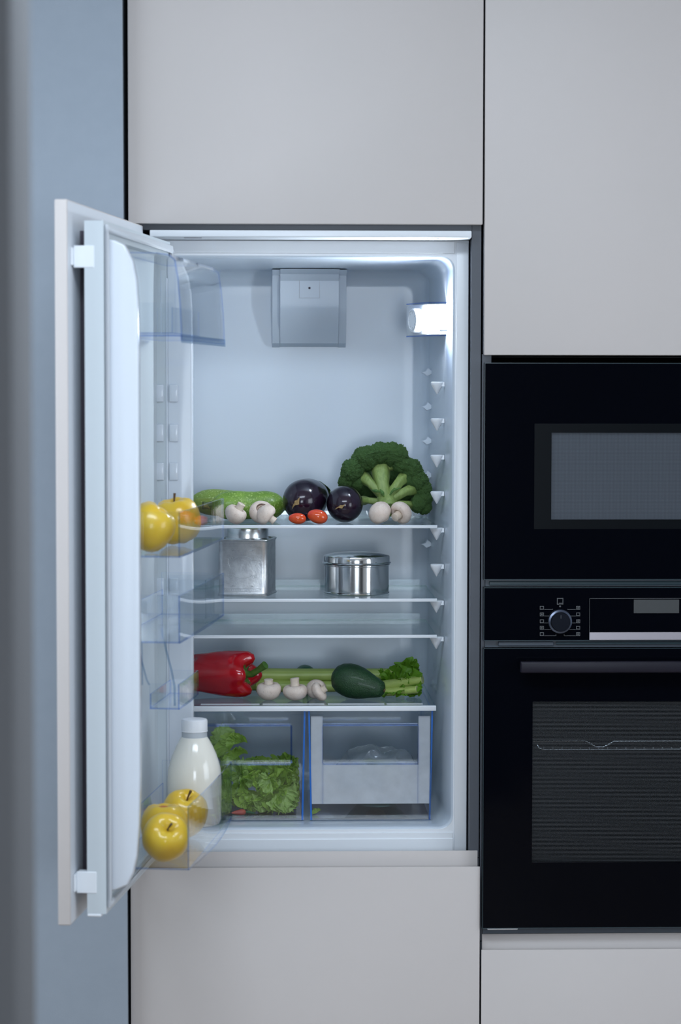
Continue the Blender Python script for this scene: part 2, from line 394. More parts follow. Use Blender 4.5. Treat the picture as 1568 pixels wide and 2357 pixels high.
# printed symbols around the dial
def ring_rect(b, cx, cz, w_, h_, th, y=-.0070):
    for a, c in ((cx-w_/2, cx-w_/2+th), (cx+w_/2-th, cx+w_/2)): b.box(a, c, y, y+.0005, cz-h_/2, cz+h_/2)
    for a, c in ((cz-h_/2, cz-h_/2+th), (cz+h_/2-th, cz+h_/2)): b.box(cx-w_/2+th, cx+w_/2-th, y, y+.0005, a, c)
b = MB(); rows = [1399, 1414, 1430, 1445, 1459.5]
for i, py in enumerate(rows):
    for px, sgn in ((1247.5, 1), (1331, -1)):
        p = at(px, py, -.006); ring_rect(b, p.x, p.z, .0068, .0062, .0011)
        y = -.0070
        if (i+(sgn < 0)) % 2: b.box(p.x-.0012, p.x+.0012, y, y+.0005, p.z-.0014, p.z+.0014)
        else: b.box(p.x-.0016, p.x+.0016, y, y+.0005, p.z-.0024, p.z-.0014)
        ex = [19, 13, 11, 17, 27][i]/1361
        zz = p.z-.0028
        b.box(*sorted((p.x+sgn*.0042, p.x+sgn*(.0042+ex))), y, y+.0005, zz-.0004, zz+.0004)
        if i in (0, 3, 4): b.box(*sorted((p.x+sgn*(.0042+ex)-.0003, p.x+sgn*(.0042+ex)+.0005)), y, y+.0005, zz-.0004, zz+(.0028 if i == 4 else .0012))
p = at(1289.5, 1384, -.006); ring_rect(b, p.x, p.z, .0108, .0112, .0013); b.box(p.x-.002, p.x+.0042, -.007, -.0065, p.z-.0052, p.z-.0026)
b.lathe([(.0016, 0), (.0016, .0005), (0, .0005)], 14, M=Matrix.Translation((KX, -.0066, at(1289, 1395.5, -.006).z)) @ Matrix.Rotation(R(90), 4, 'X'))
b.build('printed_symbols', 'print_grey', cp)
# touch field: fine outline, display window, metal strip
b = MB(); xa, xb, za, zb_ = .7827, 1.02, 1.1897, 1.261
b.box(xa, xb, -.0069, -.0065, zb_-.0006, zb_).box(xa, xa+.0006, -.0069, -.0065, za, zb_).box(xb-.0006, xb, -.0069, -.0065, za, zb_); b.build('field_outline', 'print_grey', cp)
MB().box(.8584, .9358, -.0072, -.0064, 1.2355, 1.2586).build('display_window', 'display', cp)
MB().box(xa, xb, -.0085, -.0062, 1.1897, 1.2031).build('metal_strip', 'steel_strip', cp, bevel=.0006, seg=1)
# ventilation gap with trim pieces
g = MB().box(OX0+.004, OX1-.004, .004, .012, 1.1765, 1.1880).build('vent_trim', 'oven_trim', t)
MB().box(.7265, 1.08, -.001, .0035, 1.1815, 1.1862).build('vent_slot', 'glass_edge', g, bevel=.001, seg=1)
MB().box(.628, .7225, -.001, .0035, 1.1790, 1.1865).build('vent_slot', 'oven_trim', g, bevel=.001, seg=1)
g = MB().box(OX0+.004, OX1-.004, .004, .012, 1.2805, 1.2918).build('trim_bar', 'oven_trim', t)
MB().box(OX0+.01, OX1-.01, .001, .0038, 1.2825, 1.2895).build('bar_face', 'glass_edge', g, bevel=.001, seg=1)
# glass door with striped window
VX0, VX1, VZ0, VZ1 = .6868, 1.115, .8079, 1.0843
d = MB(); y0, y1 = -.006, .016; z0, z1 = .6942, 1.1760
d.box(OX0, VX0, y0, y1, z0, z1).box(VX1, OX1, y0, y1, z0, z1).box(VX0, VX1, y0, y1, z0, VZ0).box(VX0, VX1, y0, y1, VZ1, z1)
dr = d.build('door', 'black_glass', t)
rim(dr, OX0, OX1, z0, z1, -.0066)
mm, tt, pp, oo = nt('striped_pane')
tc = tt.nodes.new('ShaderNodeTexCoord'); sp = tt.nodes.new('ShaderNodeSeparateXYZ'); tt.links.new(tc.outputs['Object'], sp.inputs[0])
gt = tt.nodes.new('ShaderNodeMath'); gt.operation = 'GREATER_THAN'; gt.inputs[1].default_value = -.1
tt.links.new(trig(sp.outputs[2], 6.2832*430), gt.inputs[0])
pp.inputs['Base Color'].default_value = (.020, .023, .027, 1); pp.inputs['Roughness'].default_value = .4
tr = tt.nodes.new('ShaderNodeBsdfTransparent'); tr.inputs[0].default_value = (.85, .88, .9, 1)
mx = tt.nodes.new('ShaderNodeMixShader'); tt.links.new(gt.outputs[0], mx.inputs[0]); tt.links.new(pp.outputs[0], mx.inputs[1]); tt.links.new(tr.outputs[0], mx.inputs[2]); tt.links.new(mx.outputs[0], oo.inputs[0])
MATS['striped_pane'] = mm
MB().box(VX0, VX1, .002, .0025, VZ0, VZ1).build('window_pane', 'striped_pane', dr)
hb = MB().box(.6617, 1.139, -.043, -.031, 1.1375, 1.1570).build('handle', 'handle_dark', dr, bevel=.003, seg=3)
for x in (.675, 1.115): MB().box(x, x+.02, -.0305, -.0062, 1.1400, 1.1540).build('handle_post', 'handle_dark', hb, bevel=.001, seg=1)
# rack inside
b = MB(); Sx = (.13+4.089)/(4.089)
def rp(px, py): return at(px, py, .040)
for pts in ([(1200, 1706), (1347, 1705), (1360, 1712), (1372, 1719), (1388, 1720), (1402, 1713), (1414, 1706), (1700, 1705)], [(1236, 1713), (1240, 1721), (1250, 1725), (1700, 1724)]):
    b.tube([rp(*q) for q in pts], .0016, 8)
for i in range(20): 
    q = rp(1252+i*21, 1721); b.tube([q, q+Vector((0, .24, 0))], .0011, 6)
zq = rp(1250, 1725).z
b.tube([(rp(1236, 1720).x, .36, zq+.002), (1.15, .36, zq+.002)], .0016, 6)
b.build('wire_rack', 'rack_steel', t)
# vent below the door, with a light reflector lug
g = MB().box(OX0+.002, OX1-.002, .006, .014, .6826, .6925).build('base_trim', 'oven_trim', t)
MB().box(.6115, .664, -.001, .0055, .6905, .6938).build('base_lug', 'white_plastic', g, bevel=.001, seg=1)

# ================================================================== REFRIGERATOR
FX0, FX1, FZ0, FZ1 = .0163, .5800, .8120, 1.8690
IX0, IX1, IZ0, IZ1 = .0470, .5528, .8578, 1.8392
FY, BY = .060, .462
fr = thing('refrigerator', 'white built-in refrigerator standing open with food on its shelves', 'refrigerator', (.3, .3, .8120))
def rrect(x0, x1, z0, z1, r, n=6):
    pts = []
    for cx, cz, a0 in ((x1-r, z1-r, 0), (x0+r, z1-r, 90), (x0+r, z0+r, 180), (x1-r, z0+r, 270)):
        for i in range(n+1):
            a = R(a0+90*i/n); pts.append((cx+r*math.cos(a), cz+r*math.sin(a)))
    return pts
# liner: rounded tub with drafted walls
secs = []
secs.append((FY+.0005, rrect(IX0-.004, IX1+.004, IZ0-.004, IZ1+.004, .024)))
secs.append((FY+.002, rrect(IX0-.0012, IX1+.0012, IZ0-.0012, IZ1+.0012, .022)))
secs.append((FY+.006, rrect(IX0, IX1, IZ0, IZ1, .021)))
dfx, dfz = .010, .006
def sec(y, ins, r):
    k_ = (y-FY)/(BY-FY)
    return (y, rrect(IX0+.006+dfx*k_+ins, IX1-.006-dfx*k_-ins, IZ0+.001*k_+ins, IZ1-.004*k_-ins, r))
secs.append(sec(FY+.035, 0, .022)); secs.append(sec(BY-.03, 0, .024))
for i in range(1, 7):
    a = R(90*i/6); secs.append(sec(BY-.03+.03*math.sin(a), .03*(1-math.cos(a)), .024))
m = MB(); n = len(secs[0][1]); vs = []; fs = []
for y, q in secs: vs += [(a, y, b) for a, b in q]
for s in range(len(secs)-1):
    for i in range(n): fs.append((s*n+i, s*n+(i+1) % n, (s+1)*n+(i+1) % n, (s+1)*n+i))
fs.append(list(range((len(secs)-1)*n, len(secs)*n)))
m.add(vs, fs); m.build('inner_liner', 'liner', fr, ang=50)
# outer shell
m = MB()
m.box(FX0, FX0+.004, FY+.02, .55, FZ0, FZ1).box(FX1-.004, FX1, FY+.02, .55, FZ0, FZ1).box(FX0+.004, FX1-.004, FY+.02, .55, FZ1-.004, FZ1).box(FX0+.004, FX1-.004, FY+.02, .55, FZ0, FZ0+.004).box(FX0+.004, FX1-.004, .546, .55, FZ0+.004, FZ1-.004)
m.build('outer_shell', 'white_plastic', fr)
# front frame: a ring with the rounded opening
m = MB(); inn = rrect(IX0-.004, IX1+.004, IZ0-.004, IZ1+.004, .024); n = len(inn)
def outer_pt(q):
    cx, cz = (IX0+IX1)/2, (IZ0+IZ1)/2; dx, dz = q[0]-cx, q[1]-cz
    if abs(dx)/(IX1-IX0) > abs(dz)/(IZ1-IZ0): return (FX1 if dx > 0 else FX0, FZ0+(FZ1-FZ0)*(q[1]-IZ0+.004)/(IZ1-IZ0+.008))
    return (FX0+(FX1-FX0)*(q[0]-IX0+.004)/(IX1-IX0+.008), FZ1 if dz > 0 else FZ0)
out = [outer_pt(q) for q in inn]
vs = [(a, FY, b) for a, b in inn]+[(a, FY, b) for a, b in out]+[(a, FY+.02, b) for a, b in out]
fs = [(i, (i+1) % n, n+(i+1) % n, n+i) for i in range(n)]+[(n+i, n+(i+1) % n, 2*n+(i+1) % n, 2*n+i) for i in range(n)]
# corner fillers
m.add(vs, fs)
for cx, cz in ((FX0, FZ0), (FX1, FZ0), (FX0, FZ1), (FX1, FZ1)):
    near = sorted(range(n), key=lambda i: abs(out[i][0]-cx)+abs(out[i][1]-cz))
    a_ = min((i for i in near if out[i][0] == cx), key=lambda i: abs(out[i][1]-cz)); b_ = min((i for i in near if out[i][1] == cz), key=lambda i: abs(out[i][0]-cx))
    m.add([(cx, FY, cz), (out[a_][0], FY, out[a_][1]), (out[b_][0], FY, out[b_][1])], [(0, 1, 2)])
ff = m.build('front_frame', 'white_plastic', fr, smooth=False)
# raised face strips of the frame (top and bottom) and rounded side bead
MB().box(.046, .5559, FY-.0022, FY, 1.8474, 1.8685).build('frame_strip', 'white_plastic', ff, bevel=.0006, seg=1)
MB().prism([(FY-.0002, .8122), (FY-.0045, .8122), (FY-.0045, .8375), (FY-.0025, .8382), (FY-.0025, .8480), (FY-.0002, .8487)], 0, .046, .5563).build('frame_strip', 'white_plastic', ff, bevel=.0004, seg=1)
MB().box(.5588, .5796, FY-.0030, FY-.0001, .8122, 1.866).build('frame_side', 'white_plastic', ff, bevel=.0012, seg=2)
MB().box(.0168, .0412, FY-.0030, FY-.0001, .8122, 1.866).build('frame_side', 'white_plastic', ff, bevel=.0012, seg=2)
# top trim strip
ts = MB().prism([(.0005, 1.8718), (.003, 1.8708), (FY-.003, 1.8692), (FY-.003, 1.8798), (.003, 1.8830), (.0005, 1.8820)], 0, .0375, .5800).build('top_trim', 'white_plastic', fr, bevel=.0015, seg=3)
for x in (.0945, .4955): MB().box(x, x+.030, .010, .016, 1.8700, 1.8706).build('trim_slot', 'dark_slot', ts)
# evaporator cover on the rear wall
def duct(y): return at(0, 0, y)
pr = [(.36, 1.8345), (.405, 1.8270), (.412, 1.815), (.412, 1.770), (.4135, 1.760), (.420, 1.740), (.432, 1.720), (.4400, 1.7000), (.4605, 1.6935), (.4605, 1.836)]
xa, xb = at(645, 700, .415).x, at(780, 700, .415).x
dc = MB().prism(pr, 0, xa, xb).build('air_duct_cover', 'duct_plastic', fr, ang=25)
xo0, xo1 = at(627, 700, .425).x, at(797, 700, .425).x
pr2 = [(.375, 1.8340), (.412, 1.825), (.418, 1.812), (.418, 1.768), (.425, 1.742), (.436, 1.715), (.443, 1.700), (.4605, 1.6925), (.4605, 1.8355)]
for a, b_ in ((xo0, xa-.0003), (xb+.0003, xo1)): MB().prism(pr2, 0, a, b_).build('cover_wing', 'duct_plastic', dc, ang=25)
p0, p1 = at(689, 686, .411), at(736, 640, .411)
b = MB(); th = .0006
b.box(p0.x, p1.x, .4112, .4118, p0.z, p0.z+th).box(p0.x, p1.x, .4112, .4118, p1.z-th, p1.z).box(p0.x, p0.x+th, .4112, .4118, p0.z, p1.z).box(p1.x-th, p1.x, .4112, .4118, p0.z, p1.z)
b.build('sensor_plate', 'gasket', dc)
MB().lathe([(.0022, 0), (.0022, .001), (0, .001)], 16, M=Matrix.Translation(((p0.x+p1.x)/2, .4122, (p0.z+p1.z)/2)) @ Matrix.Rotation(R(90), 4, 'X')).build('sensor_dot', 'dark_slot', dc)
zz = at(700, 627, .405).z
MB().box(xa, xb, .4105, .4118, zz-.0004, zz+.0004).build('cover_seam', 'gasket', dc)
# thermostat and lamp housing on the right wall
hz0, hz1 = at(1000, 773, .12).z, at(1000, 697, .12).z
xw = .5455
hs = MB().prism([(xw, .108), (.5170, .120), (.4860, .205), (.4860, .275), (xw, .290)], 2, hz0+.002, hz1-.002).build('thermostat_housing', 'white_plastic', fr, bevel=.002, seg=2)
MB().prism([(xw-.001, .1010), (.5145, .1125), (.5095, .1280), (.5160, .1195), (xw-.001, .1072)], 2, hz0+.004, hz1-.004, cap=1).build('lamp_lens', ['lamp', 'white_plastic'], hs)
dv = Vector((-(.205-.120), -(.5170-.4860), 0)).normalized()
cvp = [(xw+.001, .0975), (.5112, .1100), (.4815, .2025), (.4835, .2030), (.5130, .1125), (xw+.001, .0995)]
for za_ in (hz0-.001, hz1-.0012): MB().prism(cvp, 2, za_, za_+.0022).build('cover_edge', 'blue_edge', hs)
dc_ = Vector((.5010, .1640, (hz0+hz1)/2-.001))+dv*.0005
Md = Matrix.Translation(dc_) @ dv.to_track_quat('Z', 'Y').to_matrix().to_4x4()
dl = MB().lathe([(.0215, 0), (.0215, .010), (.0195, .0125), (.0165, .0128), (.0160, .0120), (0, .0120)], 36, M=Md).build('temperature_dial', 'white_plastic', hs)
b = MB()
for i in range(7):
    a = R(30+i*50); q = Vector((.0135*math.cos(a), .0135*math.sin(a), .0122)); b.box(q.x-.0007, q.x+.0007, q.y-.0012, q.y+.0012, q.z, q.z+.0004)
b.lathe([(.0168, .0124), (.0175, .0130), (.0168, .0131), (.0162, .0126)], 36)
b.xf(Md).build('dial_marks', 'grey_plastic', dl)
q = at(1012, 761, .100); MB().box(q.x-.0005, q.x+.016, .0965, .1005, q.z-.002, q.z+.0025).build('door_switch', 'white_plastic', hs, bevel=.001)
# shelf supports down the right wall: conical pegs in front, small wedges behind
peg = MB().lathe([(0, 0), (.0095, 0), (.0112, -.0012), (.0113, -.003), (.0100, -.0065), (.0012, -.0215), (0, -.0222)], 20)
peg.box(0, .0125, -.006, .006, -.008, -.0005)
peg_me = peg.mesh('shelf_peg', 'white_plastic', shift=None)
wdg_me = MB().prism([(-.0125, -.0005), (-.004, .0025), (.0, .0085), (.008, .002), (.012, 0), (.004, -.005), (-.002, -.0075), (-.007, -.003)], 1, -.007, .012).mesh('rear_peg', 'duct_plastic', bevel=.0008, seg=1)
for i in range(8):
    z = 1.6285-i*.0638
    link('shelf_peg', peg_me, fr, Vector((.5316, .131, z))-fr.location)
for i in range(6):
    q = at(986, 857+i*79, .392); link('rear_peg', wdg_me, fr, Vector((.5325, .392, q.z))-fr.location)
# glass shelves
def glass_shelf(z, x1=.5312, y0=.112, y1=.398):
    g = MB().box(.0600, x1-.001, y0+.004, y1, z-.0042, z, 0, edge=1, thin=2).build('glass_shelf', ['shelf_glass', 'shelf_glass_edge'], fr, smooth=False)
    MB().prism([(y0-.001, z-.0052), (y0+.006, z-.0052), (y0+.006, z-.0044), (y0+.0038, z-.0044), (y0+.0038, z+.0002), (y0, z+.0004), (y0-.0014, z-.0010)], 0, .0590, x1).build('front_trim', 'white_plastic', g, bevel=.0004, seg=1)
    MB().prism([(y1-.004, z+.0002), (y1+.006, z+.0002), (y1+.006, z+.010), (y1+.003, z+.010), (y1+.001, z+.003)], 0, .0600, x1-.012).build('rear_trim', 'shelf_glass', g)
    return g
Z1, Z2, Z3, Z4 = 1.3785, 1.2500, 1.1865, 1.0622
for z in (Z1, Z2, Z3): glass_shelf(z)
# crisper cover: glass plate with white front bar and printed slits
cv = MB().box(.0600, .5290, .116, .420, Z4-.0042, Z4, 0, edge=1, thin=2).build('crisper_cover', ['shelf_glass', 'shelf_glass_edge'], fr, smooth=False)
MB().prism([(.108, 1.0535), (.116, 1.0535), (.116, Z4+.0002), (.110, Z4+.0004), (.108, Z4-.0010)], 0, .0590, .5300).build('front_bar', 'white_plastic', cv, bevel=.0006, seg=2)
b = MB()
for x0, x1 in ((.118, .221), (.2265, .335), (.3410, .4405), (.4445, .5080)):
    for y in (.128, .138): b.box(x0, x1, y, y+.0032, Z4+.0001, Z4+.0006)
b.build('printed_slits', 'white_plastic', cv)
# crisper drawers
def crisper(x0, x1, milky_veil):
    z0, z1 = .8595, 1.0525; yb = .415; th = .0032; y0 = .120
    t_ = .004
    m = MB()
    m.box(x0+t_+.002, x1-t_-.002, y0+.004, yb, z0, z0+th, 3, 3, 2)
    m.add([(x0, y0, z1), (x0+t_, y0, z0), (x0+t_+th, y0, z0), (x0+th, y0, z1), (x0, yb, z1), (x0+t_, yb, z0), (x0+t_+th, yb, z0), (x0+th, yb, z1)],
          [(0, 1, 5, 4), (2, 3, 7, 6), (0, 3, 2, 1), (4, 5, 6, 7), (0, 4, 7, 3), (1, 2, 6, 5)], [0, 0, 2, 1, 2, 1])
    m.add([(x1, y0, z1), (x1-t_, y0, z0), (x1-t_-th, y0, z0), (x1-th, y0, z1), (x1, yb, z1), (x1-t_, yb, z0), (x1-t_-th, yb, z0), (x1-th, yb, z1)],
          [(0, 4, 5, 1), (2, 6, 7, 3), (0, 1, 2, 3), (4, 7, 6, 5), (0, 3, 7, 4), (1, 5, 6, 2)], [0, 0, 2, 1, 2, 1])
    m.box(x0+t_, x1-t_, yb-th, yb, z0, z1, 0, 1, 1)
    hx0, hx1, hz0_, hz1_ = x0+.0265, x1-.0265, .9593, 1.0251
    m.box(x0+.003, hx0, y0, y0+th, z0, z1-.006, 0, 1, 1).box(hx1, x1-.003, y0, y0+th, z0, z1-.006, 0, 1, 1).box(hx0, hx1, y0, y0+th, z0, hz0_, 0, 1, 1)
    d = m.build('crisper_drawer', ['clear_plastic', 'blue_edge', 'blue_solid', 'crisper_floor'], fr, smooth=False)
    g = MB().box(hx0, hx1, y0+.020, y0+.020+th, hz0_, hz1_, 0, 1, 1).box(hx0, hx1, y0+th, y0+.020, hz0_-th, hz0_, 0, 1, 2)
    g.box(hx0, hx1, y0+.006, y0+.006+th, hz1_, z1-.004, 0, 1, 1).box(hx0, hx1, y0+.002, y0+.022, hz1_, hz1_+th, 0, 1, 2)
    g.box(hx0-th, hx0, y0+th, y0+.020, hz0_, hz1_, 0, 1, 0).box(hx1, hx1+th, y0+th, y0+.020, hz0_, hz1_, 0, 1, 0)
    g.build('grip_recess', ['clear_plastic', 'blue_edge'], d, smooth=False)
    if milky_veil:
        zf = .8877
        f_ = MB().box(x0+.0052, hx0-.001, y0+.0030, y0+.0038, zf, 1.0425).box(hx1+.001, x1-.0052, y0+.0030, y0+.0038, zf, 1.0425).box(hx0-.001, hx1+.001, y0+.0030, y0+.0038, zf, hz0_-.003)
        f_.build('veil_sheet', 'milky_veil', d, smooth=False)  # added milky sheet that gives the drawer front its whitish veil
    return d
crisper(.0700, .3018, False)
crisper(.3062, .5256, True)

# ------------------------------------------------------------------ fridge door
ZD0, ZD1, DW = .8347, 1.8900, .594
m = MB(); m.box(0, DW, -.0190, 0, ZD0, ZD1, 0)
m.m = [0, 0, 0, 1, 0, 0]
door = m.build('door', ['lacquer', 'white_panel'], fr, local=True, bevel=.0022, seg=3)
door.location = Vector((HX, HY, 0))-fr.location; door.rotation_euler = (0, 0, -TH)
def dsub(mb, name, mats, parent=None, **kw): return mb.build(name, mats, parent or door, local=True, **kw)
BU0, BU1 = .006, .5650
z0, z1 = .8467, 1.8610
MB_ = MB()
MB_.box(BU0, BU1, .0187, .030, z0, z1)
MB_.box(BU0, .040, .030, .0470, z0, z1).box(.545, BU1, .030, .0470, z0, z1).box(.040, .545, .030, .0470, z0, .873).box(.040, .545, .030, .0470, 1.836, z1)
dsub(MB_, 'door_body', 'door_grey', smooth=False)
MB_ = MB()
for a in ((.009, .5600, .8545, .8660), (.009, .5600, 1.8440, 1.8555)): MB_.box(a[0], a[1], .0471, .0530, a[2], a[3])
MB_.box(.009, .020, .0471, .0530, .8660, 1.8440).box(.549, .5600, .0471, .0530, .8660, 1.8440)
dsub(MB_, 'gasket', 'gasket', bevel=.002, seg=2)
# raised side walls of the liner
prof = [(.0471, .876), (.0600, .8795), (.0750, .8860), (.0840, .9050), (.0895, .9310), (.0925, .976), (.0945, 1.05), (.0945, 1.70), (.0935, 1.745), (.0915, 1.776), (.0860, 1.8035), (.0740, 1.8270), (.0600, 1.8335), (.0471, 1.836)]
dsub(MB().prism(prof, 0, .5300, .5478), 'side_wall', 'door_liner', bevel=.003, seg=3, ang=40)
h_ = dsub(MB().prism([(a*.89+.005, b_) for a, b_ in prof], 0, .0215, .0395), 'side_wall', 'door_liner', bevel=.003, seg=3, ang=40)
bump_me = MB().box(0, .0045, -.0075, .0075, -.0145, .0145).mesh('bin_mount', 'door_liner', bevel=.002, seg=2)
for py in (905, 995, 1083, 1345):
    for nn in (.0345, .0585):
        link('bin_mount', bump_me, door, (.0396, nn, at(400, py, 0).z-.0022*0))
dsub(MB().box(.0396, .0412, .0455, .0485, .90, 1.80), 'wall_ridge', 'door_liner', bevel=.0006)
# dark filler strip added in the gap between panel and fridge door, and two mounting brackets
dsub(MB().box(.03, .5070, .0003, .0183, .870, 1.850), 'gap_filler', 'dark_slot')
for zc_ in (1.809, .893):
    dsub(MB().box(.5450, .5760, .0004, .0030, zc_-.013, zc_+.013).box(.5630, .5658, .0030, .0330, zc_-.016, zc_+.016).box(.5450, .5630, .0030, .0182, zc_-.015, zc_+.015), 'mounting_bracket', 'white_plastic', bevel=.0008, seg=1)
dsub(MB().box(.5300, .5660, .0188, .0400, .8425, .8465), 'bottom_lip', 'white_plastic', bevel=.001, seg=1)
TP = .0024
def bin_mesh(u0, u1, n0, n1, z0, z1, bulge=0., top_in=0., zfar=None, backh=None):
    m = MB(); N = 14
    m.box(u0, u1, n0, n1-.001, z0, z0+TP, 0, 1, 2)
    m.box(u1-TP, u1, n0, n1-TP, z0+TP, z1, 0, 1, 0)
    m.box(u0, u0+TP, n0, n1-TP, z0+TP, z1, 0, 1, 0)
    m.box(u0+TP, u1-TP, n0, n0+TP, z0+TP, backh or (z0+(z1-z0)*.6), 0, 1, 1)
    vs = []; fs = []; ms = []
    for i in range(N+1):
        f = i/N; u = u0+(u1-u0)*f; bl = math.sin(math.pi*min(1, f*1.0))*bulge
        for z, k_ in ((z0, 1.), (z1, .3)):
            nn = n1+bl*k_-(top_in if z == z1 else 0)
            vs += [(u, nn-TP, z), (u, nn, z)]
    for i in range(N):
        a, b_ = i*4, i*4+4
        fs += [(a+1, b_+1, b_+3, a+3), (a, a+2, b_+2, b_), (a, b_, b_+1, a+1), (a+2, a+3, b_+3, b_+2)]; ms += [0, 0, 1, 1]
    fs += [(0, 1, 3, 2), (N*4, N*4+2, N*4+3, N*4+1)]; ms += [1, 1]
    m.add(vs, fs, ms); return m
def door_bin(*a, label=None, **k):
    o = dsub(bin_mesh(*a, **k), 'door_bin', ['clear_plastic', 'blue_edge'], smooth=False)
    if label: o['label'] = label
    return o
B2, B3, B4, B5 = 1.3700, 1.2435, 1.1140, .9070
door_bin(.100, .5290, .0480, .1520, B2, 1.4370, bulge=.003)
door_bin(.100, .5290, .0480, .1518, B3, 1.3140, bulge=.003)
door_bin(.100, .5290, .0480, .1645, B5, 1.0020, bulge=.010)
door_bin(.1150, .3000, .0640, .1115, B4, 1.1540, bulge=.002, label='short clear half-width door bin')
# dairy compartment: shelf, side, and a curved clear flap
z0, z1 = 1.6940, 1.8100
tb = MB(); tb.box(.100, .5290, .048, .150, z0, z0+TP, 0, 1, 2); tb.box(.5266, .5290, .048, .146, z0+TP, z1, 0, 1, 0).box(.100, .1024, .048, .146, z0+TP, z1, 0, 1, 0)
tb = dsub(tb, 'dairy_compartment', ['clear_plastic', 'blue_edge'], smooth=False)
pf = [(.156, z0-.004), (.156, z0+.012), (.1545, 1.74), (.151, 1.78), (.1465, 1.8060), (.138, 1.8135), (.120, 1.8165), (.060, 1.8175)]
vs = []; fs = []; ms = []; K = len(pf)
outp = pf; inp = [(a-.0022, b_-.0016) for a, b_ in pf]
for u in (.115, .5300): vs += [(u, a, b_) for a, b_ in outp]+[(u, a, b_) for a, b_ in inp]
for i in range(K-1):
    fs += [(i, i+1, 2*K+i+1, 2*K+i), (K+i, 3*K+i, 3*K+i+1, K+i+1), (i, K+i, K+i+1, i+1), (2*K+i, 2*K+i+1, 3*K+i+1, 3*K+i)]; ms += [0, 0, 1, 1]
fs += [(0, 2*K, 3*K, K), (K-1, 2*K-1, 4*K-1, 3*K-1)]; ms += [1, 1]
dsub(MB().add(vs, fs, ms), 'compartment_flap', ['clear_plastic', 'blue_edge'], smooth=False)
dsub(MB().box(.115, .5300, .1545, .1572, z0-.009, z0+.003), 'flap_lip', 'smoke_edge', smooth=False)
b = MB(); b.box(.200, .450, .060, .128, z0+.006, z0+.0075, 0, 1, 2)
for u in (.200, .4485): b.box(u, u+.0015, .060, .128, z0+.0075, z0+.052, 0, 1, 0)
b.box(.2015, .4485, .1265, .128, z0+.0075, z0+.045, 0, 1, 1)
for u in (.24, .28, .32, .36, .40): b.box(u, u+.0015, .1245, .1265, z0+.0075, z0+.045, 0, 1, 0)
dsub(b, 'dairy_tray', ['clear_plastic', 'blue_edge'], smooth=False)
b = MB(); b.box(.125, .1265, .062, .140, B3+.006, B3+.068, 0, 1, 0).box(.215, .2165, .062, .140, B3+.006, B3+.068, 0, 1, 0).box(.1265, .215, .1385, .140, B3+.006, B3+.068, 0, 1, 1)
dsub(b, 'bin_divider', ['clear_plastic', 'smoke_edge'], smooth=False)
# slim bottle-retaining strips hanging below the third bin
def strip(pts, wd=.004):
    dsub(MB().tube(pts, wd*.45, 6), 'bottle_retainer', 'smoke_edge')
strip([(.30, .083, 1.2425), (.30, .091, 1.205), (.30, .099, 1.175), (.30, .1035, 1.150), (.30, .1038, 1.120)])
strip([(.455, .080, 1.2425), (.455, .081, 1.205), (.455, .081, 1.172)], .003)
strip([(.455, .074, 1.2425), (.455, .080, 1.210), (.455, .088, 1.180), (.455, .092, 1.172)], .003)

# ================================================================== FOOD MATERIALS
def skin(key, col, var, vscale, rough, coat=0., bmp=None, spots=None, sss=0., lo=.35, hi=.65, vec=None, translucent=0.):
    m, t, p, o = nt(key)
    c = mixc(t, noise_fac(t, vscale, lo=lo, hi=hi, vec_scale=vec), col, var)
    if spots: c = mixc(t, noise_fac(t, spots[0], detail=2, lo=spots[1], hi=spots[2]), c, spots[3])
    t.links.new(c, p.inputs['Base Color']); p.inputs['Roughness'].default_value = rough; p.inputs['Coat Weight'].default_value = coat; p.inputs['Coat Roughness'].default_value = .08
    if bmp: bump(t, p, noise_fac(t, bmp[0], lo=0, hi=1), bmp[1], bmp[2])
    if sss:
        p.inputs['Subsurface Weight'].default_value = sss; p.inputs['Subsurface Radius'].default_value = (.01, .008, .005); p.inputs['Subsurface Scale'].default_value = .3
    if translucent:
        tl = t.nodes.new('ShaderNodeBsdfTranslucent'); t.links.new(c, tl.inputs[0])
        mx = t.nodes.new('ShaderNodeMixShader'); mx.inputs[0].default_value = translucent
        t.links.new(p.outputs[0], mx.inputs[1]); t.links.new(tl.outputs[0], mx.inputs[2]); t.links.new(mx.outputs[0], o.inputs[0])
    MATS[key] = m
skin('mushroom', (.82, .70, .61), (.72, .58, .49), 60, .6, bmp=(350, .35, .001), spots=(900, .66, .70, (.30, .22, .17)))
skin('mushroom_stem', (.82, .72, .61), (.68, .56, .45), 70, .65, bmp=(250, .3, .001))
skin('gills', (.30, .20, .16), (.12, .07, .05), 200, .8)
skin('zucchini', (.22, .38, .045), (.14, .27, .03), 35, .40, coat=.1, spots=(300, .57, .66, (.42, .56, .16)), vec=(1, 3, 3))
skin('zucchini_pale', (.31, .43, .08), (.22, .34, .05), 30, .42, coat=.1, spots=(300, .56, .66, (.50, .62, .22)), vec=(1, 3, 3))
skin('eggplant', (.008, .005, .012), (.018, .006, .018), 12, .17, coat=.12)
skin('scar', (.42, .30, .13), (.28, .18, .07), 300, .7)
skin('calyx', (.07, .14, .03), (.04, .09, .02), 60, .6)
skin('tomato', (.62, .028, .010), (.68, .085, .012), 25, .14, coat=.5)
skin('pepper', (.55, .005, .012), (.45, .003, .012), 18, .10, coat=.7)
skin('pepper_stem', (.10, .22, .035), (.05, .13, .02), 60, .5)
skin('avocado', (.008, .040, .012), (.014, .060, .016), 60, .38, coat=.1, bmp=(420, .8, .002), spots=(500, .6, .7, (.03, .10, .03)))
skin('celery', (.46, .55, .16), (.33, .45, .095), 25, .4, vec=(.3, 8, 8), lo=.3, hi=.7)
skin('celery_cut', (.55, .60, .28), (.45, .50, .2), 90, .6)
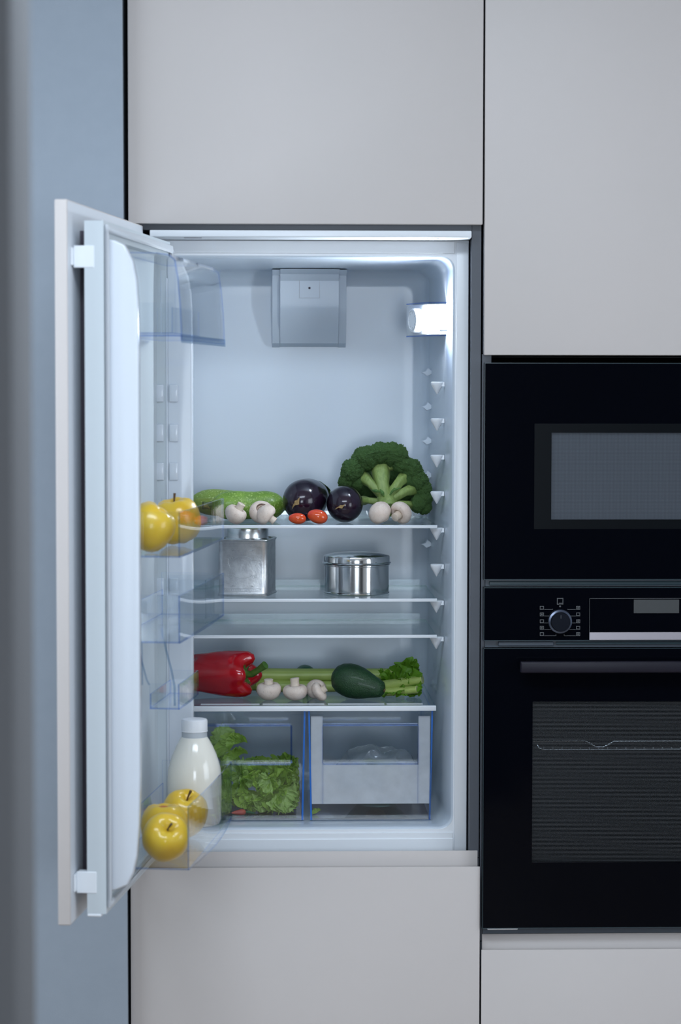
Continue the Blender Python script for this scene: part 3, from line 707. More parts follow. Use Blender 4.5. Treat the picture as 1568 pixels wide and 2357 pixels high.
skin('celery_leaf', (.19, .40, .025), (.11, .28, .015), 50, .5, translucent=.3)
skin('broccoli_head', (.125, .260, .060), (.060, .165, .045), 60, .7, spots=(45, .58, .76, (.27, .40, .06)), bmp=(900, .9, .002))
skin('broccoli_stem', (.29, .385, .115), (.20, .29, .075), 40, .5, vec=(6, 6, 1))
skin('lettuce', (.50, .70, .13), (.33, .56, .075), 35, .42, translucent=.30, lo=.3, hi=.7)
skin('lettuce_pale', (.55, .72, .25), (.40, .62, .14), 30, .45, translucent=.30)
skin('apple', (.80, .54, .035), (.74, .44, .022), 22, .28, coat=.3, spots=(300, .72, .76, (.40, .22, .03)))
skin('apple_patch', (.58, .18, .02), (.48, .13, .02), 120, .6)
skin('stalk', (.13, .07, .03), (.08, .04, .02), 90, .7)
skin('milk', (.86, .83, .74), (.85, .82, .73), 4, .14, coat=.4)
skin('cucumber', (.012, .12, .05), (.01, .09, .035), 40, .4)
skin('red_root', (.50, .09, .05), (.38, .05, .04), 60, .5)
skin('cauliflower', (.66, .68, .48), (.55, .58, .36), 70, .7, bmp=(300, .8, .002))

# ================================================================== FOOD ON THE TOP SHELF
def mushroom(px, py, y, rpx, stem_dir, label, z, gill=True, stem=1.0, group='white button mushrooms', squash=1.0):
    Rr = rpx/ppm(y)
    c = at(px, py, y)
    t = thing('mushroom', label, 'mushroom', c, group=group)
    q = Vector(stem_dir).normalized().to_track_quat('-Z', 'Y'); t.rotation_euler = q.to_euler()
    sd = random.random()*50
    def wob(p, a): return p*(1+.045*noise.noise(Vector((p.x, p.y, p.z))*(1.6/Rr)+Vector((sd, 0, 0))))
    pr = [(0, .70), (.2, .685), (.42, .62), (.63, .50), (.81, .33), (.94, .11), (1.0, -.12), (.985, -.32), (.91, -.50), (.78, -.63), (.62, -.69), (.48, -.66)]
    MB().lathe([(r*Rr, h*Rr*squash) for r, h in pr], 36, fn=wob).build('cap', 'mushroom', t, local=True, ang=80)
    MB().lathe([(.50*Rr, -.665*Rr*squash), (.40*Rr, -.50*Rr*squash), (.2*Rr, -.4*Rr), (0, -.4*Rr)], 30).build('gills', 'gills' if stem < .5 else 'mushroom_stem', t, local=True, ang=80)
    L = -.62*squash-.72*stem
    pr = [(.40, -.35), (.38, -.55*squash), (.34, (L-.6)/2), (.36, L+.08), (.37, L), (.30, L-.04), (0, L-.03)]
    MB().lathe([(r*Rr, h*Rr) for r, h in pr], 22, fn=wob).build('stem', 'mushroom_stem', t, local=True, ang=60)
    rest(t, z); return t
mushroom(541, 1186, .150, 26, (.50, -.18, .84), 'mushroom with stem pointing up right, leftmost on the top shelf', Z1+.0002, squash=1.05, stem=.75)
mushroom(601, 1178, .175, 28, (.12, -.75, .62), 'mushroom showing its dark hollow, behind another on the top shelf', Z1+.0002, stem=-.3, squash=1.0)
mushroom(610, 1189, .135, 25, (.75, -.05, -.62), 'mushroom tipped with stem to lower right beside the zucchini', Z1+.0002, stem=.75)
mushroom(872, 1181, .150, 27.5, (.62, .45, -.60), 'mushroom with smooth cap facing forward beside the small eggplant', Z1+.0002, stem=.45, squash=1.0)
mushroom(926, 1181, .155, 27, (-.62, -.62, -.42), 'mushroom with stem toward lower left in front of broccoli', Z1+.0002, stem=.75, squash=.85)

def gourd(name, label, cat, a, b, radii, mat, bend=(0, 0, 0), ends=None, group=None, n=28):
    """long vegetable from point a to point b"""
    a, b = Vector(a), Vector(b); c = (a+b)/2; K = len(radii)
    t = thing(name, label, cat, c, group=group)
    path = []
    for i in range(K):
        f = i/(K-1); path.append(a.lerp(b, f)-c+Vector(bend)*math.sin(math.pi*f))
    MB().tube(path, radii, n, prof=lambda an: 1+.018*math.cos(5*an)).build('body', mat, t, local=True, ang=60)
    if ends:
        d = (path[0]-path[1]).normalized()
        MB().tube([path[0]+d*-.001, path[0]+d*.008, path[0]+d*.016], [ends*1.15, ends*.9, ends], 8).build('stem', 'calyx', t, local=True)
    return t
def rr(k, shape): return [k*s for s in shape]
zsh = [.30, .62, .84, .94, .99, 1, 1, .98, .95, .95, .97, 1, 1, .96, .86, .66, .34]
t = gourd('zucchini', 'pale speckled zucchini lying rearmost on the top shelf', 'zucchini', at(440, 1152, .335), at(640, 1165, .315), rr(.0245, zsh), 'zucchini_pale', ends=.007, group='zucchinis on the top shelf')
rest(t, Z1+.0002)
t = gourd('zucchini', 'brighter green zucchini lying behind the two stacked mushrooms', 'zucchini', at(487, 1172, .245), at(655, 1172, .285), rr(.0262, zsh), 'zucchini', ends=.007, group='zucchinis on the top shelf')
rest(t, Z1+.0002)

def eggplant(px, py, y, rpx, length, axis, label, scar_uv, scar_rot, stretch=1.0):
    r = rpx/ppm(y); t = thing('eggplant', label, 'eggplant', at(px, py, y), group='eggplants on the top shelf')
    q = Vector(axis).normalized().to_track_quat('Z', 'Y'); t.rotation_euler = q.to_euler()   # +Z = stem end
    L = length
    pr = [(0, -r*.92), (.18*r, -r*.905), (.42*r, -r*.80), (.68*r, -r*.60), (.88*r, -r*.30), (.985*r, 0), (1.0*r, .25*r), (.96*r, .9*r), (.82*r, 1.6*r), (.60*r, L-.7*r), (.47*r, L-.25*r), (.30*r, L), (0, L)]
    MB().lathe(pr, 44).build('body', 'eggplant', t, local=True, ang=80)
    cl = MB().lathe([(.36*r, L+.001), (.51*r, L-.28*r), (.62*r, L-.66*r), (.64*r, L-.66*r), (.53*r, L-.20*r), (.33*r, L+.006), (.17*r, L+.012), (.15*r, L+.035), (0, L+.036)], 20, fn=lambda p, a: p+Vector((0, 0, .3*r*(math.sin(5*a)*.5+.5)*(1 if p.z < L-.5*r else 0))))
    cl.build('calyx', 'calyx', t, local=True)
    # star-shaped blossom scar laid on the skin, found by casting from the photographed side
    Mi = q.to_matrix().inverted(); c = t.location
    star = [(-1, -.55), (-.3, -.25), (.35, -.5), (.55, -.1), (1, .55), (.45, .35), (.05, .45), (-.2, .15), (-.55, -.05)]
    vs = []
    def hit(pxx, pyy):
        o_ = Mi @ (CAM-c); d_ = (Mi @ (at(pxx, pyy, y)-CAM)).normalized()
        s_ = (CAM-c).length-2.4*r
        for _ in range(400):
            p_ = o_+d_*s_; rad = math.hypot(p_.x, p_.y)
            for (r0, h0), (r1, h1) in zip(pr, pr[1:]):
                if h0 <= p_.z <= h1 and rad <= r0+(r1-r0)*(p_.z-h0)/max(1e-9, h1-h0): return p_-d_*.0028
            s_ += r*.012
        return None
    cx, cy, sx, sy = scar_uv
    cs, sn = math.cos(scar_rot), math.sin(scar_rot)
    ctr = hit(cx, cy)
    for a, b_ in star:
        h = hit(cx+sx*a*cs-sy*b_*sn, cy-(sx*a*sn+sy*b_*cs)); vs.append(h if h else ctr)
    if ctr:
        nn = len(vs); MB().add([ctr]+vs, [(0, i+1, (i+1) % nn+1) for i in range(nn)]).build('blossom_scar', 'scar', t, local=True)
    return t
t = eggplant(697, 1153, .215, 49, .112, (.30, .93, .08), 'larger black eggplant with tan scar, beside the zucchini', (681, 1158, 15, 13), .55); rest(t, Z1+.0002)
t = eggplant(794, 1161, .195, 42, .080, (.02, .99, .08), 'smaller round dark purple eggplant facing forward by the broccoli', (783, 1166, 13, 9), .1); rest(t, Z1+.0002)
def tomato(px, py, y, rx, rz, tilt, label, axisx=1):
    s = ppm(y); t = thing('tomato', label, 'tomato', at(px, py, y), (0, tilt, 0), group='cherry tomatoes on the top shelf')
    a, b_ = rx/s, rz/s
    pr = [(0, -.93), (.1, -.945), (.22, -.97), (.4, -.91), (.62, -.75), (.82, -.50), (.95, -.22), (1, .05), (.97, .32), (.86, .58), (.66, .8), (.40, .93), (.18, .985), (0, .99)]
    Mx = Matrix.Rotation(R(90), 4, 'Y')
    MB().lathe([(r*b_, h*a) for r, h in pr], 32, M=Mx).build('body', 'tomato', t, local=True, ang=80)
    MB().lathe([(0, -.96*a), (.06*a, -.965*a), (.10*a, -.955*a), (.07*a, -.93*a)], 10, M=Mx).build('stem_scar', 'calyx', t, local=True)
    rest(t, Z1+.0002); return t
tomato(684.5, 1196, .145, 20.5, 13, R(3), 'smaller red cherry tomato, left of the pair by eggplants')
tomato(731, 1192, .150, 24, 16.5, R(14), 'larger orange-red cherry tomato touching the smaller eggplant')

# broccoli
bc = at(890, 1165, .285)
t = thing('broccoli', 'large broccoli head with pale green stalks on top shelf', 'broccoli', (bc.x, bc.y, Z1))
fl_mesh = []
def floret_mesh(seed):
    bm = bmesh.new(); bmesh.ops.create_icosphere(bm, subdivisions=6, radius=1.0)
    for v in bm.verts:
        p = v.co.normalized(); q = p*2.3+Vector((seed*7.3, 0, 0))
        d1 = noise.voronoi(q)[0][0]; d2 = noise.voronoi(p*7.5+Vector((0, seed*3.1, 0)))[0][0]; d3 = noise.voronoi(p*17+Vector((0, 0, seed)))[0][0]
        f = .84+.17*(1-min(1, d1*1.25)**2)+.09*(1-min(1, d2*1.6)**2)+.075*(1-min(1, d3*1.7)**2)
        v.co = p*f
        if p.z < -.15: v.co.z *= .62
    me = bpy.data.meshes.new('floret'); bm.to_mesh(me); bm.free(); me.materials.append(MATS['broccoli_head'])
    me.polygons.foreach_set('use_smooth', [True]*len(me.polygons)); return me
fl_mesh = [floret_mesh(i) for i in range(3)]
s = ppm(.3)
# pixel x, pixel y, depth, radius in pixels
fls = [(845, 1060, .300, 34), (874, 1050, .300, 31), (905, 1052, .302, 34), (925, 1072, .300, 26), (816, 1086, .297, 31), (801, 1110, .300, 22), (827, 1112, .300, 18), (945, 1084, .302, 28), (961, 1108, .298, 25), (940, 1108, .300, 17), (976, 1126, .300, 23), (984, 1146, .298, 20), (962, 1158, .300, 23), (976, 1166, .300, 18), (888, 1100, .375, 40), (925, 1110, .375, 40), (850, 1110, .370, 40), (905, 1145, .365, 38), (945, 1135, .365, 34)]
hub = at(890, 1150, .272)-t.location
for i, (px, py, y, rp_) in enumerate(fls):
    c = at(px, py, y-(.014 if i < 14 else 0))-t.location; c.z = max(c.z, rp_/s*1.0+.001); c.x = min(c.x, .5345-t.location.x-rp_/s*1.03)
    up_ = (c-hub).normalized()
    o = link('floret', fl_mesh[i % 3], t, c, (up_+Vector((0, .35, 0))).to_track_quat('Z', 'Y').to_euler(), rp_/s)
    o.rotation_euler.rotate_axis('Z', i*1.7)
root_ = at(893, 1190, .255)-t.location; root_.z = max(root_.z, .019)
def bp(px, py, y): return at(px, py, y)-t.location
MB().tube([root_, root_.lerp(hub, .5), hub, hub+Vector((0, .004, .012))], [.0180, .0188, .0190, .0120], 22, prof=lambda a: 1+.05*math.cos(5*a)).build('stem', 'broccoli_stem', t, local=True, ang=60)
for w0, w1, pts, tips in (
    (34, 44, [(887, 1150), (880, 1115), (876, 1082)], [(850, 1066), (868, 1062), (890, 1062), (908, 1070)]),
    (22, 30, [(878, 1138), (852, 1112), (836, 1098)], [(815, 1090), (826, 1080), (822, 1112)]),
    (16, 22, [(870, 1155), (848, 1152), (834, 1152)], [(822, 1160), (826, 1145)]),
    (24, 30, [(900, 1138), (917, 1113), (932, 1098)], [(940, 1082), (952, 1092), (948, 1110)]),
    (22, 28, [(905, 1146), (932, 1132), (952, 1126)], [(966, 1116), (974, 1130), (966, 1140)]),
    (16, 20, [(905, 1160), (932, 1160), (946, 1163)], [(960, 1158), (962, 1170)])):
    P3 = [bp(*pts[0], .268), bp(*pts[1], .268), bp(*pts[2], .292)]
    P3 = [p if p.z > .010 else Vector((p.x, p.y, .010)) for p in P3]
    br = MB().tube([P3[0], P3[0].lerp(P3[1], .5), P3[1], P3[1].lerp(P3[2], .6), P3[2]], [w0/2/s*1.05, w0/2/s*.95, w0/2/s*.9, w1/2/s*.9, w1/2/s], 18, prof=lambda a: 1+.07*math.cos(5*a)).build('branch', 'broccoli_stem', t, local=True, ang=70)
    for q in tips:
        e = bp(*q, .296); e.z = max(e.z, .008)
        MB().tube([P3[2].lerp(P3[1], .4), P3[2].lerp(e, .45), e], [w1*.24/s, w1*.22/s, w1*.30/s], 10).build('branchlet', 'broccoli_stem', br, local=True, ang=70)
for px, py, sx, a in ((880, 1135, 7, .5), (903, 1131, 4, -.6), (866, 1130, 6, 1.4), (912, 1126, 4, 1.9)):
    q = at(px, py, .2545)-t.location
    MB().tube([q+Vector((-math.sin(a), -.1, math.cos(a)))*.008, q+Vector((0, -.0015, 0)), q-Vector((-math.sin(a), .0, math.cos(a)))*.008], [.0012, sx*.0006, .001], 6).build('leaf_scar', 'broccoli_head', t, local=True)

# ================================================================== TINS ON THE SECOND SHELF
t = thing('square_tin', 'square engraved steel tin with round lid on the second shelf', 'tin', (0, 0, Z2+.0002), (0, 0, R(-11)))
a_ = at(568, 1372, .175); t.location.x = a_.x+.001; t.location.y = .218
hw, hh = .0445, .1000
def rsq(hw_, z, r=.009): return [(a, b_, z) for a, b_ in rrect(-hw_, hw_, -hw_, hw_, r, 5)]
levels = [(hw+.0012, 0), (hw+.0016, .0018), (hw+.0005, .0035), (hw-.0004, .0050), (hw-.0004, .0945), (hw+.0004, .0960), (hw+.0016, .0975), (hw+.0016, .0990), (hw-.0003, .1000), (hw-.004, .0985), (hw-.004, .0970)]
m = MB(); vs = []; fs = []; n = 24
for h_, z in levels: vs += rsq(h_, z)
for i in range(len(levels)-1):
    for j in range(n): fs.append((i*n+j, i*n+(j+1) % n, (i+1)*n+(j+1) % n, (i+1)*n+j))
fs += [list(range(n))[::-1], list(range((len(levels)-1)*n, len(levels)*n))]
m.add(vs, fs).build('body', 'steel_satin', t, local=True, ang=40)
MB().lathe([(0, .0972), (.0385, .0972), (.0390, .0985), (.0385, .1000), (.0375, .1010), (.0375, .1165), (.0365, .1180), (.034, .1187), (0, .1190)], 48).build('lid', 'steel_lid', t, local=True)
# engraved scrollwork on the front: cartouche, ornaments, bands
e = MB(); yf = -(hw-.0004)-.00005
def eng(pts, r=.00022):
    e.tube([(x, yf, z) for x, z in pts], r, 5)
def arc(cx, cz, rx, rz, a0, a1, k_=14): return [(cx+rx*math.cos(R(a0+(a1-a0)*i/k_)), cz+rz*math.sin(R(a0+(a1-a0)*i/k_))) for i in range(k_+1)]
for sx in (-1, 1):
    eng([(sx*x, z) for x, z in arc(.020, .0655, .0025, .0025, -90, 270)])
    eng([(sx*x, z) for x, z in arc(.024, .0650, .0022, .0022, -180, 180)])
    eng([(sx*x, z) for x, z in [(.026, .063), (.0262, .058), (.0235, .053), (.0225, .048), (.0238, .043), (.0262, .039), (.026, .035)]])
    eng([(sx*x, z) for x, z in arc(.020, .0335, .0025, .0025, 90, 450)])
    eng([(sx*x, z) for x, z in arc(.024, .0345, .0022, .0022, 0, 360)])
    for q in range(7):
        a0 = 40+q*22; eng([(sx*(.018+.002*i*math.cos(R(a0))), .079+.0018*i*math.sin(R(a0))) for i in range(4)], .0002)
        eng([(sx*(.018+.002*i*math.cos(R(a0))), .018-.0014*i*math.sin(R(a0))) for i in range(4)], .0002)
    eng([(sx*x, z) for x, z in arc(.023, .0895, .0018, .0018, 0, 360)])
    eng([(sx*x, z) for x, z in arc(.0145, .0895, .0018, .0018, 0, 360)])
eng(arc(0, .060, .018, .010, 20, 160)); eng(arc(0, .040, .018, .009, 200, 340))
for z in (.0865, .0925, .0125, .0075): eng([(-.034, z), (.034, z)], .0002)
for i in range(17): eng(arc(-.032+i*.004, .010, .0011, .0011, 0, 360, 8), .0002)
for i in range(8): eng([(-.012+i*.0034, .044), (-.012+i*.0034, .056-.002*(i % 2))], .00014)
e.build('engraving', 'engrave', t, local=True)
# round tin
t = thing('round_tin', 'round polished steel tin with domed lid on the second shelf', 'tin', (at(821, 1330, .226).x, .226, Z2+.0002))
r = .0590
MB().lathe([(0, 0), (r-.002, 0), (r, .0012), (r+.0002, .003), (r-.0012, .0042), (r-.0010, .050), (r+.0006, .0512), (r+.0006, .0526), (r-.0010, .0535), (r-.002, .054)], 72).build('body', 'steel', t, local=True)
MB().lathe([(r-.0015, .0538), (r+.0022, .0540), (r+.0030, .0552), (r+.0020, .0566), (r+.0004, .0572), (r+.0004, .0660), (r-.0005, .0678), (r-.004, .0690), (r*.75, .0715), (r*.45, .0732), (r*.2, .0738), (0, .0738)], 72).build('lid', 'steel', t, local=True)

# ================================================================== FOOD ON THE CRISPER COVER
ZS = Z4+.0002
# bell pepper: axis +Z is the stem end
pc = at(513, 1560, .245)
t = thing('bell_pepper', 'glossy red bell pepper with curved green stem', 'pepper', pc)
q = Vector((.90, -.42, .02)).normalized().to_track_quat('Z', 'Y'); t.rotation_euler = q.to_euler()
Rp = .0400
pr = [(.30, -.074), (.55, -.071), (.72, -.062), (.84, -.045), (.92, -.02), (.985, .010), (1.0, .030), (.96, .044), (.84, .0535), (.66, .056), (.48, .0525), (.34, .045), (.22, .041), (0, .040)]
def lob(p, a):
    f = max(0, min(1, (p.z+.074)/.10)); rr_ = math.hypot(p.x, p.y)
    k_ = 1+(.075*math.cos(4*a+.5)+.04*math.cos(2*a+1.2)+.03*math.cos(3*a))*(.35+.65*f)
    z = p.z+(.0055*math.cos(4*a+.5)+.003*math.cos(3*a+1) if p.z > .03 else -.006*math.cos(4*a+.5) if p.z < -.05 else 0)*min(1, rr_/(.5*Rp))
    wr = 1+.02*noise.noise(Vector((p.x, p.y, p.z))*45)
    return Vector((p.x*k_*wr, p.y*k_*wr, z))
prf = []
for i in range(len(pr)-1):
    for j in range(3):
        f = j/3; prf.append(((pr[i][0]+(pr[i+1][0]-pr[i][0])*f)*Rp, pr[i][1]+(pr[i+1][1]-pr[i][1])*f))
prf.append((0, .040)); prf.insert(0, (.12*Rp, -.0735)); prf.insert(0, (0, -.070))
MB().lathe(prf, 72, fn=lob).build('body', 'pepper', t, local=True, ang=180)
st = MB(); st.lathe([(.0045, .052), (.008, .047), (.0150, .0440), (.0185, .0455), (.0175, .0425), (0, .040)], 30, fn=lambda p, a: p*(1+.12*math.cos(6*a)) if math.hypot(p.x, p.y) > .012 else p)
st.build('calyx', 'pepper_stem', t, local=True)
Mi = q.to_matrix().inverted()
def loc(px, py, y): return Mi @ (at(px, py, y)-pc)
b0 = Vector((0, 0, .046)); tip = loc(611, 1541, .205)
MB().tube([b0, b0+Vector((0, 0, .012)), b0.lerp(tip, .55)+Vector((0, 0, .006)), tip], [.0070, .0062, .0058, .0074], 14).build('stem', 'pepper_stem', t, local=True)
rest(t, ZS)
# mushrooms
mushroom(619, 1590, .190, 29, (-.03, -.10, 1), 'mushroom standing on its cap, nearest the red pepper', ZS, stem=.5, squash=.98)
mushroom(680, 1588, .185, 29, (-.06, -.05, 1), 'mushroom standing on its cap with tall stem, below celery middle', ZS, stem=.85, squash=.88)
mushroom(727, 1578, .215, 24, (.2, .55, -.75), 'mushroom with rounded cap behind a leaning one near avocado', ZS, stem=.4, squash=1.05)
mushroom(733, 1590, .180, 24, (.78, -.12, .50), 'leaning mushroom with side stem against the avocado', ZS, stem=.5, squash=.75)
# avocado
ac = at(818, 1577, .205); t = thing('avocado', 'dark green avocado lying in front of the celery', 'avocado', ac)
dirv = (at(893, 1603, .185)-at(765, 1566, .225)).normalized(); q = dirv.to_track_quat('Z', 'Y'); t.rotation_euler = q.to_euler()
pr = [(0, -.0440), (.010, -.0430), (.0195, -.0375), (.0255, -.029), (.0290, -.0165), (.0298, -.004), (.0280, .009), (.0240, .0220), (.0195, .0340), (.0165, .0440), (.0135, .0515), (.008, .0555), (.003, .0562), (0, .0555)]
MB().lathe([(a*1.03, b_) for a, b_ in pr], 48, fn=lambda p, a: p*(1+.008*noise.noise(p*300))).build('body', 'avocado', t, local=True, ang=80)
MB().lathe([(0, .058), (.0024, .0578), (.0030, .0560), (.0025, .0545)], 10).build('stem_button', 'stalk', t, local=True)
rest(t, ZS)
# leaves shared by celery and lettuce
def leaf_mesh(name, mat, L, spread, ruf, cup, seed, freq=9, nu=18, nv=44, lobes=0):
    rnd = random.Random(seed); ph = [rnd.uniform(0, 6.28) for _ in range(5)]; sv = Vector((seed*3.7, seed*1.3, 0))
    def fn(s_, t_):
        a = (t_*2-1)*spread; e_ = s_**3.2
        wob = 1+.16*noise.noise(Vector((a*1.6, 0, 0))+sv)+.10*noise.noise(Vector((a*freq*.8, 3, 0))+sv)*s_+(lobes*abs(math.sin(freq*.5*a+ph[3])) if lobes else 0)*s_
        rad = L*s_*wob*(1-.10*(a/spread)**4)
        n1 = noise.noise(Vector((a*freq*.55, s_*1.2, 1))+sv)*1.5; n2 = noise.noise(Vector((a*freq*1.2, s_*2.0, 5))+sv); n3 = noise.noise(Vector((a*freq*.55+2.1, s_*1.2, 9))+sv)*1.5
        z = cup*L*s_*s_*(1+.6*math.cos(a*1.4+ph[4]))+ruf*L*e_*(1.5*n1+.9*n2)
        z += .055*L*noise.noise(Vector((math.sin(a)*s_*7, math.cos(a)*s_*7, 2))+sv)*min(1, s_*2)
        sh = ruf*L*e_*1.5*n3; cu = ruf*L*e_*.8*n2
        return Vector((math.sin(a)*(rad+cu)+sh*math.cos(a), math.cos(a)*(rad+cu)-sh*math.sin(a), z))
    m_ = MB().grid(fn, nu, nv); return m_.mesh(name, mat, ang=180)
cel_leaf = [leaf_mesh('leaf', 'celery_leaf', 1, 1.15, .20, .25, 11+i, 8, 14, 36, lobes=.30) for i in range(3)]
let_leaf = [leaf_mesh('leaf', 'lettuce' if i not in (2, 4) else 'lettuce_pale', 1, 1.45, .24, .42, 31+i, 6.5+i*.8, 24, 96) for i in range(5)]
def put_leaf(parent, me, pos, tipdir, normal, size, name='leaf'):
    y_ = Vector(tipdir).normalized(); z_ = Vector(normal); z_ = (z_-y_*z_.dot(y_)).normalized(); x_ = y_.cross(z_)
    M = Matrix((x_, y_, z_)).transposed()
    return link(name, me, parent, Vector(pos)-parent.location, M.to_euler(), size)
def fit(o, x0=-9, x1=9, y0=-9, y1=9, z0=-9, z1=9):
    # nudge a leaf so that it stays inside the space it lies in
    M = o.rotation_euler.to_matrix(); o_ = o.location+o.parent.location
    P = [M @ (v.co*o.scale.x)+o_ for v in o.data.vertices]
    X, Y, Z = [[p[i] for p in P] for i in range(3)]
    o.location += Vector((max(0, x0-min(X))-max(0, max(X)-x1), max(0, y0-min(Y))-max(0, max(Y)-y1), max(0, z0-min(Z))-max(0, max(Z)-z1)))
# celery bunch
t = thing('celery', 'bunch of celery stalks lying behind mushrooms and avocado', 'celery', (at(790, 1590, .32).x, .32, ZS))
def stalk(p0, p1, r, sag=0):
    pts = []; K = 12
    for i in range(K+1):
        f = i/K; p = p0.lerp(p1, f)+Vector((0, 0, sag*math.sin(math.pi*f))); p.z = max(p.z, ZS+r*(1.15-.3*f)*1.04+.0003); pts.append(p-t.location)
    o = MB().tube(pts, [r*(1.15-.3*i/K) for i in range(K+1)], 28, prof=lambda a: 1+.035*math.cos(14*a)-.28*max(0, math.cos(a-1.2))**3).build('stalk', 'celery', t, local=True, ang=75)
    d = (pts[-1]-pts[-2]).normalized(); re_ = r*.80
    MB().tube([pts[-1]-d*.0005, pts[-1]+d*.0008], [re_, re_], 20).build('cut_end', 'celery_cut', o, local=True)
    return o
stalk(at(560, 1557, .355), at(905, 1552, .345), .0145)
stalk(at(560, 1580, .320), at(900, 1580, .320), .0150)
stalk(at(580, 1553, .310), at(960, 1552, .300), .0120)
stalk(at(590, 1596, .300), at(930, 1590, .300), .0110)
stalk(at(800, 1592, .270), at(972, 1563, .225), .0105)
stalk(at(820, 1597, .262), at(960, 1587, .215), .0085)
lf = [(930, 1560, .290, 35, (.7, -.1, .75)), (950, 1555, .30, 34, (.4, 0, .9)), (965, 1550, .30, 30, (.8, 0, .5)), (925, 1545, .31, 28, (.3, .1, .9)), (955, 1535, .30, 26, (.5, 0, .9)), (890, 1570, .27, 34, (.5, -.4, .5)), (900, 1562, .265, 30, (-.2, -.4, .8)), (960, 1590, .235, 34, (.8, -.3, -.1)), (975, 1580, .24, 30, (.9, -.1, .2)), (925, 1600, .235, 30, (.6, -.4, -.25)), (905, 1592, .235, 30, (.2, -.6, -.3)), (985, 1570, .27, 26, (.6, -.2, .6)), (940, 1580, .24, 26, (.6, -.6, .3)), (970, 1600, .24, 22, (.5, -.4, -.5)), (915, 1575, .25, 28, (.5, -.5, .3)), (962, 1527, .30, 20, (.2, 0, 1))]
for i, (px, py, y, sz, d) in enumerate(lf):
    o = put_leaf(t, cel_leaf[i % 3], at(px-d[0]*sz*.5, py+d[2]*sz*.5, y), d, (random.uniform(-.4, .4), -1, random.uniform(.1, .7)), sz/ppm(y)*.95)
    fit(o, x1=.5135, z0=ZS)
tt_ = t
# a thin green tip behind the celery
c = at(704, 1550, .395); t = thing('cucumber', 'dark green rounded vegetable just peeking above the celery stalks', 'vegetable', c, (R(90), 0, R(8)))
MB().lathe([(0, -.034), (.009, -.0325), (.0150, -.027), (.0182, -.015), (.0192, 0), (.0182, .015), (.015, .027), (.008, .033), (0, .034)], 28).build('body', 'cucumber', t, local=True, ang=70)
MB().lathe([(0, -.038), (.002, -.0375), (.0025, -.033)], 8).build('stem', 'calyx', t, local=True)
rest(t, ZS)
# crumpled clear bag at the end of the celery
def crumple(fn0, amp, sc_, seed):
    def f(a, b_):
        p = fn0(a, b_); q = p*sc_+Vector((seed, seed*.3, 0))
        v = Vector((noise.noise(q), noise.noise(q+Vector((9, 3, 1))), noise.noise(q+Vector((2, 7, 5)))))
        w_ = noise.voronoi(q*.9)[0][0]
        return p+v*amp+Vector((0, -1, .3))*amp*.7*w_
    return f
bo = at(985, 1575, .25)
t = thing('plastic_bag', 'crumpled clear plastic film at the celery leaves by right wall', 'plastic bag', (bo.x, bo.y, ZS))
def f0(a, b_):
    ang = a*math.pi*1.1-.3; return Vector((.004+.020*math.sin(ang), -.045+.11*b_-.0, .004+.036*a+.008*math.sin(b_*7)))
m = MB().grid(crumple(f0, .010, 38, 3), 22, 30)
zmin = min(v.z for v in m.v); m.xf(Matrix.Translation((0, 0, -zmin)))
xm = max(v.x for v in m.v)+bo.x
m.v = [Vector((max(.5142-bo.x, min(.5385-bo.x, v.x+.012)), v.y, v.z)) for v in m.v]
m.build('film', 'film', t, local=True, smooth=False)

# ================================================================== CRISPER CONTENTS
ZB = .8595+.0035
lc = at(610, 1800, .25)
t = thing('lettuce', 'curly green lettuce filling the left crisper drawer', 'lettuce', (lc.x, lc.y, ZB))
MB().tube([(0, .04, .012), (0, .03, .03), (-.01, .02, .055)], [.012, .014, .010], 14).build('core', 'lettuce_pale', t, local=True)
rnd = random.Random(5)
cl = [(520, 1712, .24), (545, 1700, .23), (500, 1700, .26), (535, 1735, .22), (560, 1765, .215), (590, 1752, .23), (610, 1762, .235), (640, 1765, .225), (668, 1760, .24), (690, 1775, .25), (560, 1800, .20), (590, 1795, .195), (620, 1800, .19), (650, 1795, .195), (680, 1800, .205), (555, 1840, .20), (580, 1835, .185), (610, 1838, .18), (640, 1835, .18), (670, 1830, .19), (692, 1830, .21), (570, 1865, .19), (600, 1868, .18), (640, 1872, .175), (670, 1868, .18), (690, 1860, .20), (625, 1815, .17), (655, 1850, .168), (590, 1815, .175), (575, 1780, .20), (605, 1785, .20), (525, 1755, .24), (545, 1775, .225), (660, 1780, .20), (510, 1780, .26), (520, 1820, .24), (540, 1860, .23)]
cl += [(x_+rnd.uniform(-14, 14), y_+rnd.uniform(-12, 12), d_+rnd.uniform(-.01, .03)) for x_, y_, d_ in cl if y_ > 1745]
cx_, cy_ = 615, 1815
for i, (px, py, y) in enumerate(cl):
    dx, dz = (px-cx_)/70, -(py-cy_)/70
    d = Vector((dx+rnd.uniform(-.5, .5), rnd.uniform(-.45, .05), dz+rnd.uniform(-.35, .5)))
    nrm = Vector((rnd.uniform(-.9, .9), -1, rnd.uniform(-.4, 1.1)))
    sz = rnd.uniform(28, 42)/ppm(y)
    pos = at(px, py, y)-d.normalized()*sz*.45
    o = put_leaf(t, let_leaf[i % 5], pos, d, nrm, sz)
    fit(o, .081, .2925, .1425, .405, ZB+.0005, 1.045)
# small red root with green stem under the lettuce
c = at(552, 1874, .150); t = thing('radish', 'small reddish root with green stem at the crisper front corner', 'vegetable', (c.x, .150, ZB), (0, R(90), R(20)))
MB().lathe([(0, -.024), (.001, -.016), (.004, -.006), (.0055, .002), (.005, .008), (.002, .011), (0, .0112)], 18).build('root', 'red_root', t, local=True, ang=70)
MB().tube([(0, 0, .010), (.001, .002, .018), (.004, .003, .028)], [.0016, .0024, .0012], 8).build('stem', 'cucumber', t, local=True)
rest(t, ZB)
